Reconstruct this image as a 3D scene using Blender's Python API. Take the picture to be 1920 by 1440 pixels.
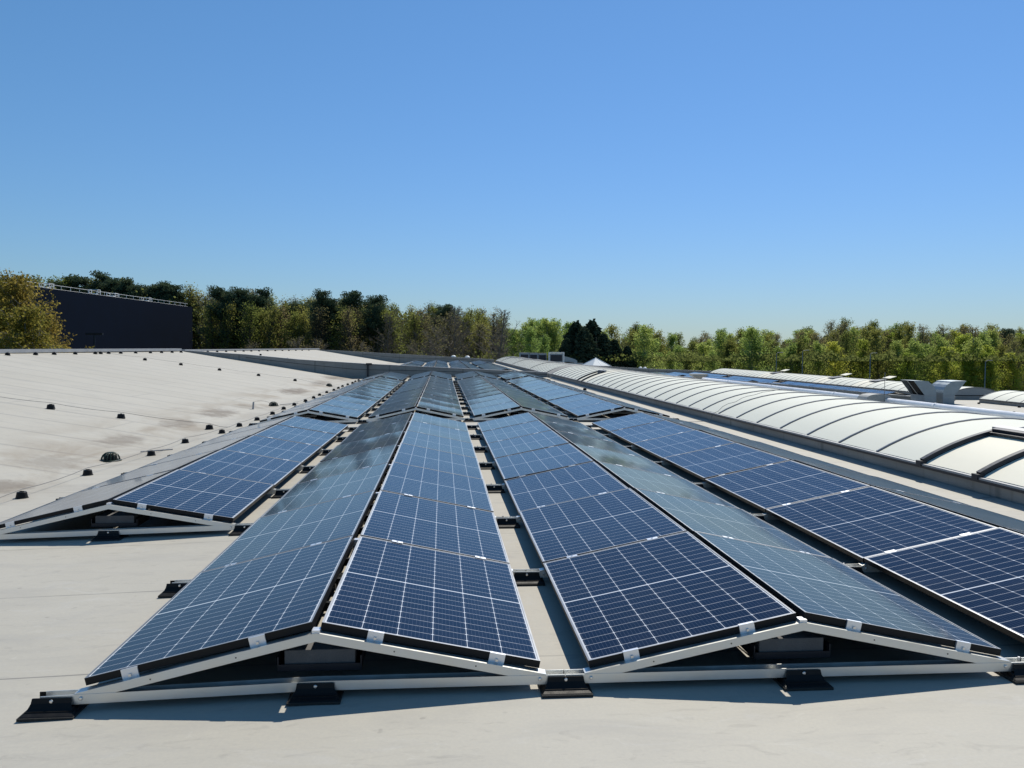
import bpy, math, random
import numpy as np
from mathutils import Matrix, Vector
R = math.radians
sc = bpy.context.scene
for o in list(bpy.data.objects): bpy.data.objects.remove(o)
col = sc.collection

# ------------------------------------------------------------ camera
EYE = 1.61
YAW, PIT, ROLL, FPX = .0852, .0444, .0073, 1529.
cam = bpy.data.cameras.new('camera'); co = bpy.data.objects.new('camera', cam); col.objects.link(co)
cam.sensor_width = 36; cam.lens = 36*FPX/1920; cam.clip_start = .05; cam.clip_end = 4000
ex = Vector((math.cos(YAW), -math.sin(YAW), 0)); ey = Vector((math.sin(YAW), math.cos(YAW), 0)); ez = Vector((0, 0, 1))
fw = ey*math.cos(PIT)-ez*math.sin(PIT); up = ey*math.sin(PIT)+ez*math.cos(PIT)
rt = ex*math.cos(ROLL)+up*math.sin(ROLL); uc = -ex*math.sin(ROLL)+up*math.cos(ROLL)
m = Matrix.Identity(4)
for i in range(3): m[i][0] = rt[i]; m[i][1] = uc[i]; m[i][2] = -fw[i]
m[2][3] = EYE
co.matrix_world = m
sc.camera = co
sc.render.resolution_x = 1024; sc.render.resolution_y = 768

# ------------------------------------------------------------ light
SUN_EL, SUN_AZ = R(50.5), R(29.4)          # azimuth from +Y towards +X
w = bpy.data.worlds.new('World'); sc.world = w; w.use_nodes = True
nt = w.node_tree; nt.nodes.clear()
sky = nt.nodes.new('ShaderNodeTexSky'); sky.sky_type = 'NISHITA'; sky.sun_disc = False
sky.sun_elevation = SUN_EL; sky.sun_rotation = SUN_AZ
sky.altitude = 0; sky.air_density = 1.3; sky.dust_density = .12; sky.ozone_density = 3
bg = nt.nodes.new('ShaderNodeBackground'); bg.inputs[1].default_value = .1
ow = nt.nodes.new('ShaderNodeOutputWorld')
sp_ = nt.nodes.new('ShaderNodeSeparateColor'); cb_ = nt.nodes.new('ShaderNodeCombineColor')   # white balance of the clear blue sky
nt.links.new(sky.outputs[0], sp_.inputs[0])
for k_, (g_, f_) in enumerate(((.93, .52), (.80, .99), (1.0, .985))):
    pw = nt.nodes.new('ShaderNodeMath'); pw.operation = 'POWER'; pw.inputs[1].default_value = g_; ml = nt.nodes.new('ShaderNodeMath'); ml.operation = 'MULTIPLY'; ml.inputs[1].default_value = f_
    nt.links.new(sp_.outputs[k_], pw.inputs[0]); nt.links.new(pw.outputs[0], ml.inputs[0]); nt.links.new(ml.outputs[0], cb_.inputs[k_])
nt.links.new(cb_.outputs[0], bg.inputs[0]); nt.links.new(bg.outputs[0], ow.inputs[0])
sl = bpy.data.lights.new('sun', 'SUN'); sl.energy = 5.0; sl.angle = R(.53); sl.color = (1, .935, .81)
so = bpy.data.objects.new('sun', sl); col.objects.link(so)
sd = Vector((math.cos(SUN_EL)*math.sin(SUN_AZ), math.cos(SUN_EL)*math.cos(SUN_AZ), math.sin(SUN_EL)))
so.rotation_euler = sd.to_track_quat('Z', 'Y').to_euler()
sc.view_settings.view_transform = 'Standard'; sc.view_settings.look = 'None'
sc.view_settings.exposure = 0; sc.view_settings.gamma = 1

# ------------------------------------------------------------ helpers
def ordw(n):
    o = ['zeroth','first','second','third','fourth','fifth','sixth','seventh','eighth','ninth','tenth','eleventh','twelfth',
         'thirteenth','fourteenth','fifteenth','sixteenth','seventeenth','eighteenth','nineteenth']
    t = {2: 'twent', 3: 'thirt', 4: 'fort', 5: 'fift', 6: 'sixt', 7: 'sevent', 8: 'eight', 9: 'ninet'}
    if n < 20: return o[n]
    a, b = divmod(n, 10)
    return t[a]+'ieth' if b == 0 else t[a]+'y-'+o[b]
def tag(o, label=None, cat=None, group=None, kind=None):
    if label: o['label'] = label
    if cat: o['category'] = cat
    if group: o['group'] = group
    if kind: o['kind'] = kind
    return o
def empty(name, loc, rot=(0, 0, 0), label=None, cat=None, group=None):
    o = bpy.data.objects.new(name, None); col.objects.link(o); o.location = loc; o.rotation_euler = rot
    o.empty_display_size = .2
    return tag(o, label, cat, group)
class MB:
    def __init__(s): s.v = []; s.f = []; s.mi = []
    def face(s, pts, mi=0):
        n = len(s.v); s.v += [tuple(p) for p in pts]; s.f.append(tuple(range(n, n+len(pts)))); s.mi.append(mi)
    def box(s, x0, x1, y0, y1, z0, z1, mi=0, M=None):
        P = [(x0,y0,z0),(x1,y0,z0),(x1,y1,z0),(x0,y1,z0),(x0,y0,z1),(x1,y0,z1),(x1,y1,z1),(x0,y1,z1)]
        if M is not None: P = [tuple(M @ Vector(p)) for p in P]
        n = len(s.v); s.v += P
        for q in ((3,2,1,0),(4,5,6,7),(0,1,5,4),(1,2,6,5),(2,3,7,6),(3,0,4,7)):
            s.f.append(tuple(n+i for i in q)); s.mi.append(mi)
    def loft(s, rings, mi=0, closed=True, caps=True):
        n = len(s.v); k = len(rings[0])
        for r in rings: s.v += [tuple(p) for p in r]
        for a in range(len(rings)-1):
            for j in range(k if closed else k-1):
                j2 = (j+1) % k
                s.f.append((n+a*k+j, n+a*k+j2, n+(a+1)*k+j2, n+(a+1)*k+j)); s.mi.append(mi)
        if caps:
            s.f.append(tuple(n+i for i in reversed(range(k)))); s.mi.append(mi)
            s.f.append(tuple(n+(len(rings)-1)*k+i for i in range(k))); s.mi.append(mi)
    def tube(s, pts, r, k=8, mi=0, caps=True):
        pts = [Vector(p) for p in pts]; rs = r if isinstance(r, (list, tuple)) else [r]*len(pts)
        rings = []
        for i, p in enumerate(pts):
            d = (pts[min(i+1, len(pts)-1)]-pts[max(i-1, 0)]).normalized()
            a = d.cross(Vector((0, 0, 1)));
            if a.length < .05: a = d.cross(Vector((1, 0, 0)))
            a.normalize(); b = a.cross(d)
            rings.append([p+(a*math.cos(2*math.pi*j/k)+b*math.sin(2*math.pi*j/k))*rs[i] for j in range(k)])
        s.loft(rings, mi, True, caps)
    def lathe(s, prof, k=20, c=(0, 0, 0), mi=0):
        s.loft([[(c[0]+r*math.cos(2*math.pi*j/k), c[1]+r*math.sin(2*math.pi*j/k), c[2]+z) for j in range(k)] for r, z in prof], mi)
    def mesh(s, name, mats, smooth=False):
        me = bpy.data.meshes.new(name); me.from_pydata(s.v, [], s.f)
        for mm in mats: me.materials.append(mm)
        me.polygons.foreach_set('material_index', s.mi)
        if smooth: me.polygons.foreach_set('use_smooth', [True]*len(s.f))
        me.update(); return me
    def obj(s, name, mats, parent=None, smooth=False, loc=None):
        return put(name, s.mesh(name, mats if isinstance(mats, list) else [mats], smooth), parent, loc)
def put(name, me, parent=None, loc=None):
    o = bpy.data.objects.new(name, me); col.objects.link(o)
    if parent: o.parent = parent
    if loc: o.location = loc
    return o
def bevel(o, wd=.003, seg=2):
    b = o.modifiers.new('bevel', 'BEVEL'); b.width = wd; b.segments = seg; b.limit_method = 'ANGLE'; b.angle_limit = R(40)
    return o
kids = {}
def copy_tree(o, parent=None):
    c = o.copy(); col.objects.link(c); c.parent = parent
    for k in kids.get(o.name, []):
        copy_tree(k, c)
    return c
def index_kids():
    kids.clear()
    for o in bpy.data.objects:
        if o.parent: kids.setdefault(o.parent.name, []).append(o)

# ------------------------------------------------------------ node helpers
class NT:
    def __init__(s, name):
        s.mat = bpy.data.materials.new(name); s.mat.use_nodes = True; s.t = s.mat.node_tree; s.t.nodes.clear()
        s.out = s.t.nodes.new('ShaderNodeOutputMaterial')
    def n(s, ty, **kw):
        x = s.t.nodes.new(ty)
        for k, v in kw.items(): setattr(x, k, v)
        return x
    def put(s, node, i, v):
        if isinstance(v, bpy.types.NodeSocket): s.t.links.new(v, node.inputs[i])
        elif v is not None: node.inputs[i].default_value = v
    def m(s, op, a, b=None, c=None, clamp=False):
        x = s.n('ShaderNodeMath', operation=op, use_clamp=clamp); s.put(x, 0, a); s.put(x, 1, b)
        if c is not None: s.put(x, 2, c)
        return x.outputs[0]
    def mix(s, f, a, b):
        x = s.n('ShaderNodeMix', data_type='RGBA'); s.put(x, 0, f)
        for i, v in ((6, a), (7, b)):
            s.put(x, i, v if isinstance(v, bpy.types.NodeSocket) else (*v, 1))
        return x.outputs[2]
    def noise(s, vec, sc_, det=4, rough=.55, dist=0):
        x = s.n('ShaderNodeTexNoise'); s.put(x, 'Vector', vec); x.inputs['Scale'].default_value = sc_
        x.inputs['Detail'].default_value = det; x.inputs['Roughness'].default_value = rough; x.inputs['Distortion'].default_value = dist
        return x.outputs[0]
    def ramp(s, v, lo, hi, a=0., b=1.):
        x = s.n('ShaderNodeMapRange'); s.put(x, 0, v)
        for i, q in ((1, lo), (2, hi), (3, a), (4, b)): x.inputs[i].default_value = q
        return x.outputs[0]
    def scale(s, vec, v):
        x = s.n('ShaderNodeMapping'); s.put(x, 0, vec); x.inputs['Scale'].default_value = v; return x.outputs[0]
    def bsdf(s, **kw):
        x = s.n('ShaderNodeBsdfPrincipled')
        for k, v in kw.items():
            k = k.replace('_', ' ')
            if isinstance(v, tuple) and len(v) == 3: v = (*v, 1)
            s.put(x, k, v)
        s.t.links.new(x.outputs[0], s.out.inputs[0]); return x
    def coord(s, k='Object'):
        return s.n('ShaderNodeTexCoord').outputs[k]
    def bump(s, h, st, d=.01):
        x = s.n('ShaderNodeBump'); s.put(x, 'Height', h); x.inputs['Strength'].default_value = st; x.inputs['Distance'].default_value = d
        return x.outputs[0]
def plain(name, c, rough=.5, metal=0., var=.12, nscale=6., bump=0., spec=.5):
    t = NT(name); p = t.coord(); n = t.noise(p, nscale, 5)
    v = t.ramp(n, .25, .75, 1-var, 1+var)
    mx = t.n('ShaderNodeVectorMath', operation='SCALE'); mx.inputs[0].default_value = c; t.put(mx, 3, v)
    b = t.bsdf(Base_Color=mx.outputs[0], Roughness=t.ramp(n, .3, .7, max(rough-.06, .02), rough+.08), Metallic=metal, Specular_IOR_Level=spec)
    if bump: t.put(b, 'Normal', t.bump(t.noise(p, nscale*8, 4), bump))
    return t.mat

# ------------------------------------------------------------ materials
M = {}
def roof_mat():
    t = NT('membrane'); p = t.coord(); s = t.n('ShaderNodeSeparateXYZ'); t.put(s, 0, p); X, Y = s.outputs[0], s.outputs[1]
    big = t.noise(p, .35, 5, .6); mid = t.noise(t.scale(p, (1.2, 3.5, 1)), 1.0, 6, .62, .6); fine = t.noise(p, 60, 3, .6)
    wis = t.noise(t.scale(p, (1, 3.2, 1)), 3.2, 7, .68, 1.5)
    c = t.mix(t.ramp(big, .3, .7), (.385, .363, .312), (.43, .408, .357))
    c = t.mix(t.ramp(mid, .50, .74, 0, .55), c, (.30, .29, .272))
    c = t.mix(t.ramp(t.noise(t.scale(p, (1, 2.2, 1)), 1.9, 7, .7, 1.0), .56, .72, 0, .35), c, (.46, .455, .44))
    c = t.mix(t.ramp(wis, .56, .72, 0, .6), c, (.265, .25, .225))
    spk = t.noise(p, 9, 2, .5); c = t.mix(t.ramp(spk, .73, .78, 0, .5), c, (.2, .19, .17))
    c = t.mix(t.ramp(fine, .3, .7, 0, .25), c, (.30, .29, .28))
    scf = t.noise(t.scale(p, (1.4, 9, 1)), 4.5, 6, .72, .5); c = t.mix(t.ramp(scf, .62, .78, 0, .5), c, (.24, .225, .20))
    lt = t.noise(t.scale(p, (1, 1.8, 1)), 5.5, 5, .7, 1.2); c = t.mix(t.ramp(lt, .62, .78, 0, .45), c, (.50, .485, .445))
    # lap seams across the fall, about 1.42 m apart
    wob = t.m('MULTIPLY', t.m('SUBTRACT', t.noise(t.scale(p, (.6, 1, 1)), .8, 2), .5), .09)
    q = t.m('ADD', Y, wob)
    u = t.m('DIVIDE', t.m('SUBTRACT', q, 4.17), 1.42)
    d = t.m('MULTIPLY', t.m('ABSOLUTE', t.m('SUBTRACT', t.m('FRACT', t.m('ADD', u, .5)), .5)), 1.42)
    left = t.ramp(X, -4.6, -5.6)
    line = t.ramp(d, .004, .011, .85, 0)
    dirt = t.m('MULTIPLY', t.ramp(d, .008, .07, .8, 0), left)
    line = t.m('MULTIPLY', line, t.ramp(t.noise(t.scale(p, (1, .3, 1)), 1.3, 3), .35, .6, .25, 1))
    c = t.mix(line, c, (.17, .165, .155)); c = t.mix(dirt, c, (.27, .26, .24))
    # sheet ends: short joints between neighbouring seams
    row = t.m('FLOOR', t.m('ADD', u, .0)); off = t.m('MULTIPLY', t.m('FRACT', t.m('MULTIPLY', t.m('SINE', t.m('MULTIPLY', row, 12.9898)), 43758.5)), 9.)
    ju = t.m('DIVIDE', t.m('ADD', X, off), 9.); jd = t.m('MULTIPLY', t.m('ABSOLUTE', t.m('SUBTRACT', t.m('FRACT', ju), .5)), 9.)
    c = t.mix(t.m('MULTIPLY', t.ramp(jd, .008, .04, .5, 0), left), c, (.27, .26, .24))
    # silt left where water stands along the gutter line
    gut = t.m('ABSOLUTE', t.m('ADD', X, 5.45)); gm = t.ramp(gut, .15, 1.5, 1, 0)
    sn = t.noise(t.scale(p, (1, .55, 1)), .9, 6, .6, .8)
    st = t.m('MULTIPLY', gm, t.ramp(sn, .44, .64))
    c = t.mix(t.m('MULTIPLY', st, .7), c, (.215, .17, .12))
    for (sx, sy, a, b, k) in ((-5.25,10.1,.35,.5,.8),(-5.5,14.5,.4,.9,.65),(-5.4,11.9,.45,.7,.5),(-5.5,20.6,.42,1.3,.85),(-5.35,23.,.4,.8,.5),(-5.5,30.8,.5,2.2,1.),(-5.5,38.,.5,2.5,.7),(-5.6,43.5,.8,1.8,1.),(-5.55,17.7,.35,.8,.75),(-4.6,45.2,.9,.5,.9)):
        dx = t.m('DIVIDE', t.m('SUBTRACT', X, sx), a); dy = t.m('DIVIDE', t.m('SUBTRACT', Y, sy), b)
        r2 = t.m('ADD', t.m('MULTIPLY', dx, dx), t.m('MULTIPLY', dy, dy))
        r2 = t.m('ADD', r2, t.m('MULTIPLY', t.m('SUBTRACT', t.noise(p, 2.6, 6, .7), .5), 3.4))
        c = t.mix(t.ramp(r2, .10, .95, k*.8, 0), c, (.12, .092, .066))
    h = t.m('ADD', t.m('MULTIPLY', t.noise(t.scale(p, (1, 2.4, 1)), 2.2, 4), .6), t.m('MULTIPLY', fine, .05))
    h = t.m('SUBTRACT', h, t.m('MULTIPLY', line, .12))
    t.bsdf(Base_Color=c, Roughness=.72, Normal=t.bump(h, .35, .02))
    return t.mat
M['roof'] = roof_mat()
def cell_mat():
    W_, L_ = 1.038, 1.755
    t = NT('solar_cells'); p = t.coord(); s = t.n('ShaderNodeSeparateXYZ'); t.put(s, 0, p); X, Y = s.outputs[0], s.outputs[1]
    mx = .0165; cw = (W_-2*mx)/6
    u = t.m('DIVIDE', t.m('SUBTRACT', X, mx), cw)
    fx = t.m('SUBTRACT', .5, t.m('ABSOLUTE', t.m('SUBTRACT', t.m('FRACT', u), .5)))      # distance to column edge in cells
    dx = t.m('MULTIPLY', fx, cw)
    yc = t.m('SUBTRACT', t.m('ABSOLUTE', t.m('SUBTRACT', Y, L_/2)), .0052); ch = (L_/2-.0052-.0185)/10
    v = t.m('DIVIDE', yc, ch)
    dy = t.m('MULTIPLY', t.m('SUBTRACT', .5, t.m('ABSOLUTE', t.m('SUBTRACT', t.m('FRACT', v), .5))), ch)
    colline = t.ramp(dx, .0012, .0021, .8, 0); rowline = t.ramp(dy, .0009, .0017, .85, 0)
    dia = t.ramp(t.m('ADD', dx, t.m('MULTIPLY', dy, 1.0)), .0065, .0095, 1., 0)
    out = t.m('MAXIMUM', t.m('LESS_THAN', yc, 0), t.m('MAXIMUM', t.m('GREATER_THAN', v, 10), t.m('MAXIMUM', t.m('LESS_THAN', u, 0), t.m('GREATER_THAN', u, 6))))
    line = t.m('MAXIMUM', t.m('MAXIMUM', colline, rowline), t.m('MAXIMUM', dia, out))
    bu = t.m('FRACT', t.m('MULTIPLY', u, 9)); bd = t.m('MULTIPLY', t.m('ABSOLUTE', t.m('SUBTRACT', bu, .5)), cw/9)
    bus = t.ramp(bd, .0005, .0009, .42, 0)
    cid = t.n('ShaderNodeCombineXYZ'); t.put(cid, 0, t.m('FLOOR', u)); t.put(cid, 1, t.m('FLOOR', t.m('DIVIDE', Y, ch)))
    wn = t.n('ShaderNodeTexWhiteNoise'); wn.noise_dimensions = '3D'; t.put(wn, 0, cid.outputs[0])
    oi = t.n('ShaderNodeObjectInfo').outputs['Random']; t.put(cid, 2, t.m('MULTIPLY', oi, 37.))
    cell = t.mix(wn.outputs[0], (.0015, .0027, .012), (.0026, .0046, .018))
    c = t.mix(bus, cell, (.13, .15, .21)); c = t.mix(line, c, (.62, .65, .70))
    dust = t.ramp(t.noise(p, 2.3, 6, .65), .45, .8, .0, .035); spots = t.ramp(t.noise(p, 14, 2, .5), .72, .80, 0, .10)
    edge = t.ramp(X, W_-.03, W_-.012, 0, .10)
    c = t.mix(t.m('MAXIMUM', t.m('ADD', dust, spots), edge), c, (.34, .32, .28))
    n = t.bump(t.noise(p, 1.3, 1, .3), .03, .02)
    t.bsdf(Base_Color=c, Roughness=1., Specular_IOR_Level=.0, Coat_Weight=1., Coat_Roughness=.065, Coat_IOR=1.25, Coat_Normal=n,
           Sheen_Weight=1., Sheen_Roughness=.145, Sheen_Tint=(1., .96, .90))
    return t.mat
M['cell'] = cell_mat()
M['alu'] = plain('aluminium', (.66, .67, .66), .40, .85, .06, 9)
M['clamp'] = plain('clamp_aluminium', (.78, .79, .82), .38, .75, .06, 20)
M['frame'] = plain('frame_aluminium_black', (.007, .007, .008), .45, 0, .1, 8, 0, .25)
M['frame_top'] = plain('frame_aluminium', (.30, .31, .33), .45, .6, .05, 8)
M['plastic'] = plain('black_plastic', (.0055, .0055, .006), .5, 0, .25, 30, .1, .25)
M['rubber'] = plain('rubber', (.03, .03, .028), .9, 0, .4, 80, .6)
M['steel'] = plain('bolt_steel', (.7, .7, .7), .3, 1., .05, 30)
M['concrete'] = plain('concrete_block', (.13, .13, .135), .9, 0, .2, 14, .3)
M['zinc'] = plain('zinc_flashing', (.30, .31, .33), .55, .25, .1, 2)
M['galv'] = plain('galvanised_sheet', (.27, .31, .34), .45, .55, .14, 3)
M['lamp'] = plain('lamp_grey', (.20, .21, .22), .6, .1, .1, 3)
M['darkmetal'] = plain('dark_metal', (.016, .019, .028), .45, .2, .2, 6)
M['black'] = plain('black_opening', (.006, .006, .007), .8, 0, .1, 6)
M['black_clad'] = plain('black_cladding', (.0045, .0095, .0215), .9, 0, .12, .5, 0, .03)
M['backing'] = plain('back_sheet_dark', (.012, .012, .013), .8, 0, .1, 4, 0, .2)  # colour darkened to deepen the shade underneath the panels
M['pvc'] = plain('white_pipe', (.74, .75, .80), .35, 0, .07, 4)
M['wire'] = plain('wire', (.17, .17, .17), .5, .6, .1, 30)
M['green'] = plain('green_plastic', (.010, .028, .017), .5, 0, .2, 20)
M['white'] = plain('white_paint', (.78, .79, .78), .45, 0, .06, 5)
M['greyhood'] = plain('grey_hood', (.27, .28, .28), .6, 0, .12, 6)
M['wallclad'] = plain('wall_render', (.36, .36, .35), .8, 0, .1, 1)
def curb_mat():
    t = NT('curb_membrane'); p = t.coord(); s = t.n('ShaderNodeSeparateXYZ'); t.put(s, 0, p)
    c = t.mix(t.ramp(t.noise(t.scale(p, (1, 1, 4)), 1.1, 5), .3, .7), (.22, .215, .20), (.29, .285, .27))
    stk = t.noise(t.scale(p, (5, 5, .35)), 2.4, 5, .6); c = t.mix(t.ramp(stk, .56, .75, 0, .55), c, (.13, .115, .10))
    a = t.m('ADD', s.outputs[0], s.outputs[1])
    d = t.m('MULTIPLY', t.m('ABSOLUTE', t.m('SUBTRACT', t.m('FRACT', t.m('DIVIDE', a, 4.1)), .5)), 4.1)
    c = t.mix(t.ramp(d, .015, .06, .6, 0), c, (.12, .12, .115))
    t.bsdf(Base_Color=c, Roughness=.75, Normal=t.bump(t.noise(p, 2.5, 4), .3, .03)); return t.mat
M['curb'] = curb_mat()
def pane_mat(name, c0, c1):
    t = NT(name); p = t.coord()
    oi = t.n('ShaderNodeObjectInfo').outputs['Random']
    c = t.mix(oi, c0, c1)
    c = t.mix(t.ramp(t.noise(t.scale(p, (1, .5, 1)), 1.6, 5, .6), .5, .8, 0, .3), c, (.60, .60, .53))
    c = t.mix(t.ramp(t.noise(t.scale(p, (.6, 4, .6)), 3, 5, .6, .4), .62, .75, 0, .25), c, (.56, .55, .48))
    t.bsdf(Base_Color=c, Roughness=.62, Specular_IOR_Level=.25); return t.mat
M['opal'] = pane_mat('opal_sheet', (.60, .61, .545), (.63, .64, .57))
M['cream'] = pane_mat('cream_sheet', (.72, .69, .58), (.74, .71, .60))
M['pyr'] = pane_mat('pyramid_glazing', (.55, .60, .64), (.62, .67, .70))
def leafmat(name, c0, c1, c2, tr=.4, sc_=.35):
    t = NT(name); g = t.n('ShaderNodeNewGeometry').outputs['Position']; p = t.coord()
    n = t.noise(p, sc_, 4, .6); n2 = t.noise(p, 3.1, 2)
    c = t.mix(t.ramp(n, .32, .68), c0, c1); c = t.mix(t.ramp(n2, .45, .75, 0, .8), c, c2)
    oi = t.n('ShaderNodeObjectInfo').outputs['Random']
    hs = t.n('ShaderNodeHueSaturation'); t.put(hs, 'Color', c); t.put(hs, 'Hue', t.ramp(oi, 0, 1, .478, .522)); t.put(hs, 'Value', t.ramp(oi, 0, 1, 1.15, .82))
    t.put(hs, 'Saturation', .95)
    d = t.n('ShaderNodeBsdfDiffuse'); t.put(d, 0, hs.outputs[0]); tl = t.n('ShaderNodeBsdfTranslucent'); t.put(tl, 0, hs.outputs[0])
    mx = t.n('ShaderNodeMixShader'); mx.inputs[0].default_value = tr
    t.t.links.new(d.outputs[0], mx.inputs[1]); t.t.links.new(tl.outputs[0], mx.inputs[2]); t.t.links.new(mx.outputs[0], t.out.inputs[0])
    return t.mat
M['l_pine'] = leafmat('pine_needles', (0.048, 0.080, 0.050), (0.080, 0.122, 0.066), (0.120, 0.145, 0.072), .3)
M['l_con'] = leafmat('conifer_needles', (.030, .052, .034), (.045, .070, .042), (.062, .082, .046), .2)
M['l_olive'] = leafmat('olive_spring_leaves', (0.150, 0.172, 0.040), (0.235, 0.250, 0.055), (0.300, 0.310, 0.080), .65)
M['l_brown'] = leafmat('brown_spring_buds', (0.200, 0.170, 0.080), (0.260, 0.225, 0.095), (0.290, 0.285, 0.110), .6)
M['l_birch'] = leafmat('birch_leaves', (0.231, 0.329, 0.062), (0.329, 0.427, 0.099), (0.439, 0.483, 0.143), .65)
M['l_bright'] = leafmat('bright_new_leaves', (0.319, 0.396, 0.039), (0.406, 0.453, 0.063), (0.463, 0.483, 0.097), .65)
M['l_gold'] = leafmat('golden_birch_leaves', (0.196, 0.173, 0.026), (0.277, 0.226, 0.044), (0.300, 0.277, 0.060), .65)
M['bark'] = plain('bark', (.075, .062, .050), .9, 0, .3, 3)
M['bark_pale'] = plain('pale_bark', (.23, .215, .19), .85, 0, .35, 4)
M['twig'] = plain('twigs', (.16, .135, .105), .9, 0, .3, 3)
def ground_mat():
    t = NT('ground'); p = t.coord()
    c = t.mix(t.ramp(t.noise(p, .05, 6), .35, .65), (.05, .07, .025), (.09, .085, .05)); t.bsdf(Base_Color=c, Roughness=.95); return t.mat
M['ground'] = ground_mat()

# ------------------------------------------------------------ roof shape (z measured from the roof by the camera)
def rz(x, y):
    pts = [(-14.2, 1.34), (-4.95, -.112), (-4.03, -.105), (-.5725, 0), (9.5, 0), (23.0, -1.24), (26, -1.28), (38, -1.28)]
    for (a, za), (b, zb) in zip(pts, pts[1:]):
        if x <= b: z = za+(zb-za)*max(0., (x-a)/(b-a)); break
    else: z = -1.28
    if x < -4.95: z += .05*math.exp(-(x+4.95)**2/.12)*0
    return z-.0013*(y-4)
FZ = EYE
# main building: membrane sheet, coping, outer walls
bld = empty('factory_building', (0, 0, -9), label='large low factory hall with pale membrane roof carrying all the solar panels', cat='building')
def roof_sheet(y0, y1):
    b = MB(); xs = [-14.2, -12, -9, -7, -6, -5.4, -5.1, -4.95, -4.6, -4.03, -3.2, -2.3, -1.4, -.5725, 2, 6, 9.5, 14, 20, 24, 26, 29, 34, 38]
    n = int((y1-y0)/1.5); ys = [y0+(y1-y0)*i/n for i in range(n+1)]
    rnd = random.Random(4)
    b.v = [(x, y, rz(x, y)+(rnd.uniform(-.006, .006) if x < -4.9 else 0)) for y in ys for x in xs]; k = len(xs)
    for j in range(n):
        for i in range(k-1): b.f.append((j*k+i, j*k+i+1, (j+1)*k+i+1, (j+1)*k+i)); b.mi.append(0)
    return b
def child(o, par):   # parent while keeping world placement of an object built in world space
    o.parent = par; o.location = (o.location[0]-par.location[0], o.location[1]-par.location[1], o.location[2]-par.location[2]); return o
child(roof_sheet(-4, 95.6).obj('roof', M['roof'], None, True), bld)
b = MB()
b.box(-14.4, -14.2, -4, 95.8, -9, 1.30); b.box(38, 38.2, -4, 95.8, -9, -1.2); b.box(-14.2, 38, -4.2, -4, -9, -1.6); b.box(-14.2, 38, 95.6, 95.8, -9, -1.6)
child(b.obj('outer_wall', M['wallclad']), bld)
b = MB(); b.box(-14.5, -14.12, -4, 45.7, 1.32, 1.44); b.box(-14.5, -14.12, 46.3, 95.6, 1.28, 1.38)
child(b.obj('coping', M['zinc']), bld)

def parapet(name, yy, th, top, label, y_seam=True):
    root = empty(name, (top[0][0], yy, 0), label=label, cat='parapet wall')
    b = MB()
    xs = sorted(set([p[0] for p in top]+[x for x in (-14.2, -9, -4.95, -4.03, -.5725, 9.5, 23, 26, 29) if top[0][0] < x < top[-1][0]]))
    def tz(x):
        for (a, za), (c, zc) in zip(top, top[1:]):
            if x <= c: return za+(zc-za)*(x-a)/(c-a)
        return top[-1][1]
    rings = [[(x, yy, min(rz(x, yy)-.3, tz(x)-.05)), (x, yy+th, min(rz(x, yy)-.3, tz(x)-.05)), (x, yy+th, tz(x)), (x, yy, tz(x))] for x in xs]
    b.loft(rings); child(b.obj('wall', M['curb']), root)
    b = MB(); b.loft([[(x, yy-.02, tz(x)+.002), (x, yy+th+.02, tz(x)+.002), (x, yy+th+.02, tz(x)+.03), (x, yy-.02, tz(x)+.03)] for x in xs])
    child(b.obj('coping', M['zinc']), root)
    # lap line of the membrane dressed up the face
    b = MB(); xs2 = [x for x in xs if tz(x)-rz(x, yy) > .22]
    if len(xs2) > 1:
        b.loft([[(x, yy-.012, (tz(x)*.62+rz(x, yy)*.38)-.012), (x, yy-.002, (tz(x)*.62+rz(x, yy)*.38)-.012), (x, yy-.002, (tz(x)*.62+rz(x, yy)*.38)+.012), (x, yy-.012, (tz(x)*.62+rz(x, yy)*.38)+.012)] for x in xs2])
        child(b.obj('clamping_bar', M['darkmetal']), root)
    return root
E_ = EYE
parapet('parapet_wall', 46., .3, [(-14.1, -.30+E_), (-10.8, -.50+E_), (-7.9, -.76+E_), (-4.14, -.98+E_), (0, -1.165+E_), (3.9, -1.33+E_), (5.93, -1.40+E_)],
        'long grey parapet wall crossing the roof between solar blocks, left of the barrel skylight')
parapet('parapet_wall', 46., .3, [(9.6, -1.32+E_), (20.2, -2.06+E_), (24.1, -2.43+E_), (27.4, -2.70+E_), (30.4, -2.74+E_)],
        'shaded grey parapet wall running behind the white pipe towards the duct cowls')
parapet('parapet_wall', 93., .3, [(-14.1, -.40+E_), (-12.5, -.44+E_), (-7.8, -.68+E_), (3.35, -1.24+E_), (5.9, -1.37+E_)],
        'far grey parapet wall at the tree line, left of the long skylight')
parapet('parapet_wall', 93., .3, [(9.6, -1.55+E_), (16.6, -1.96+E_), (22.8, -2.30+E_), (31., -2.57+E_), (38, -2.8+E_)],
        'far grey parapet wall at the tree line, right of the pyramid skylight')

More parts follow.
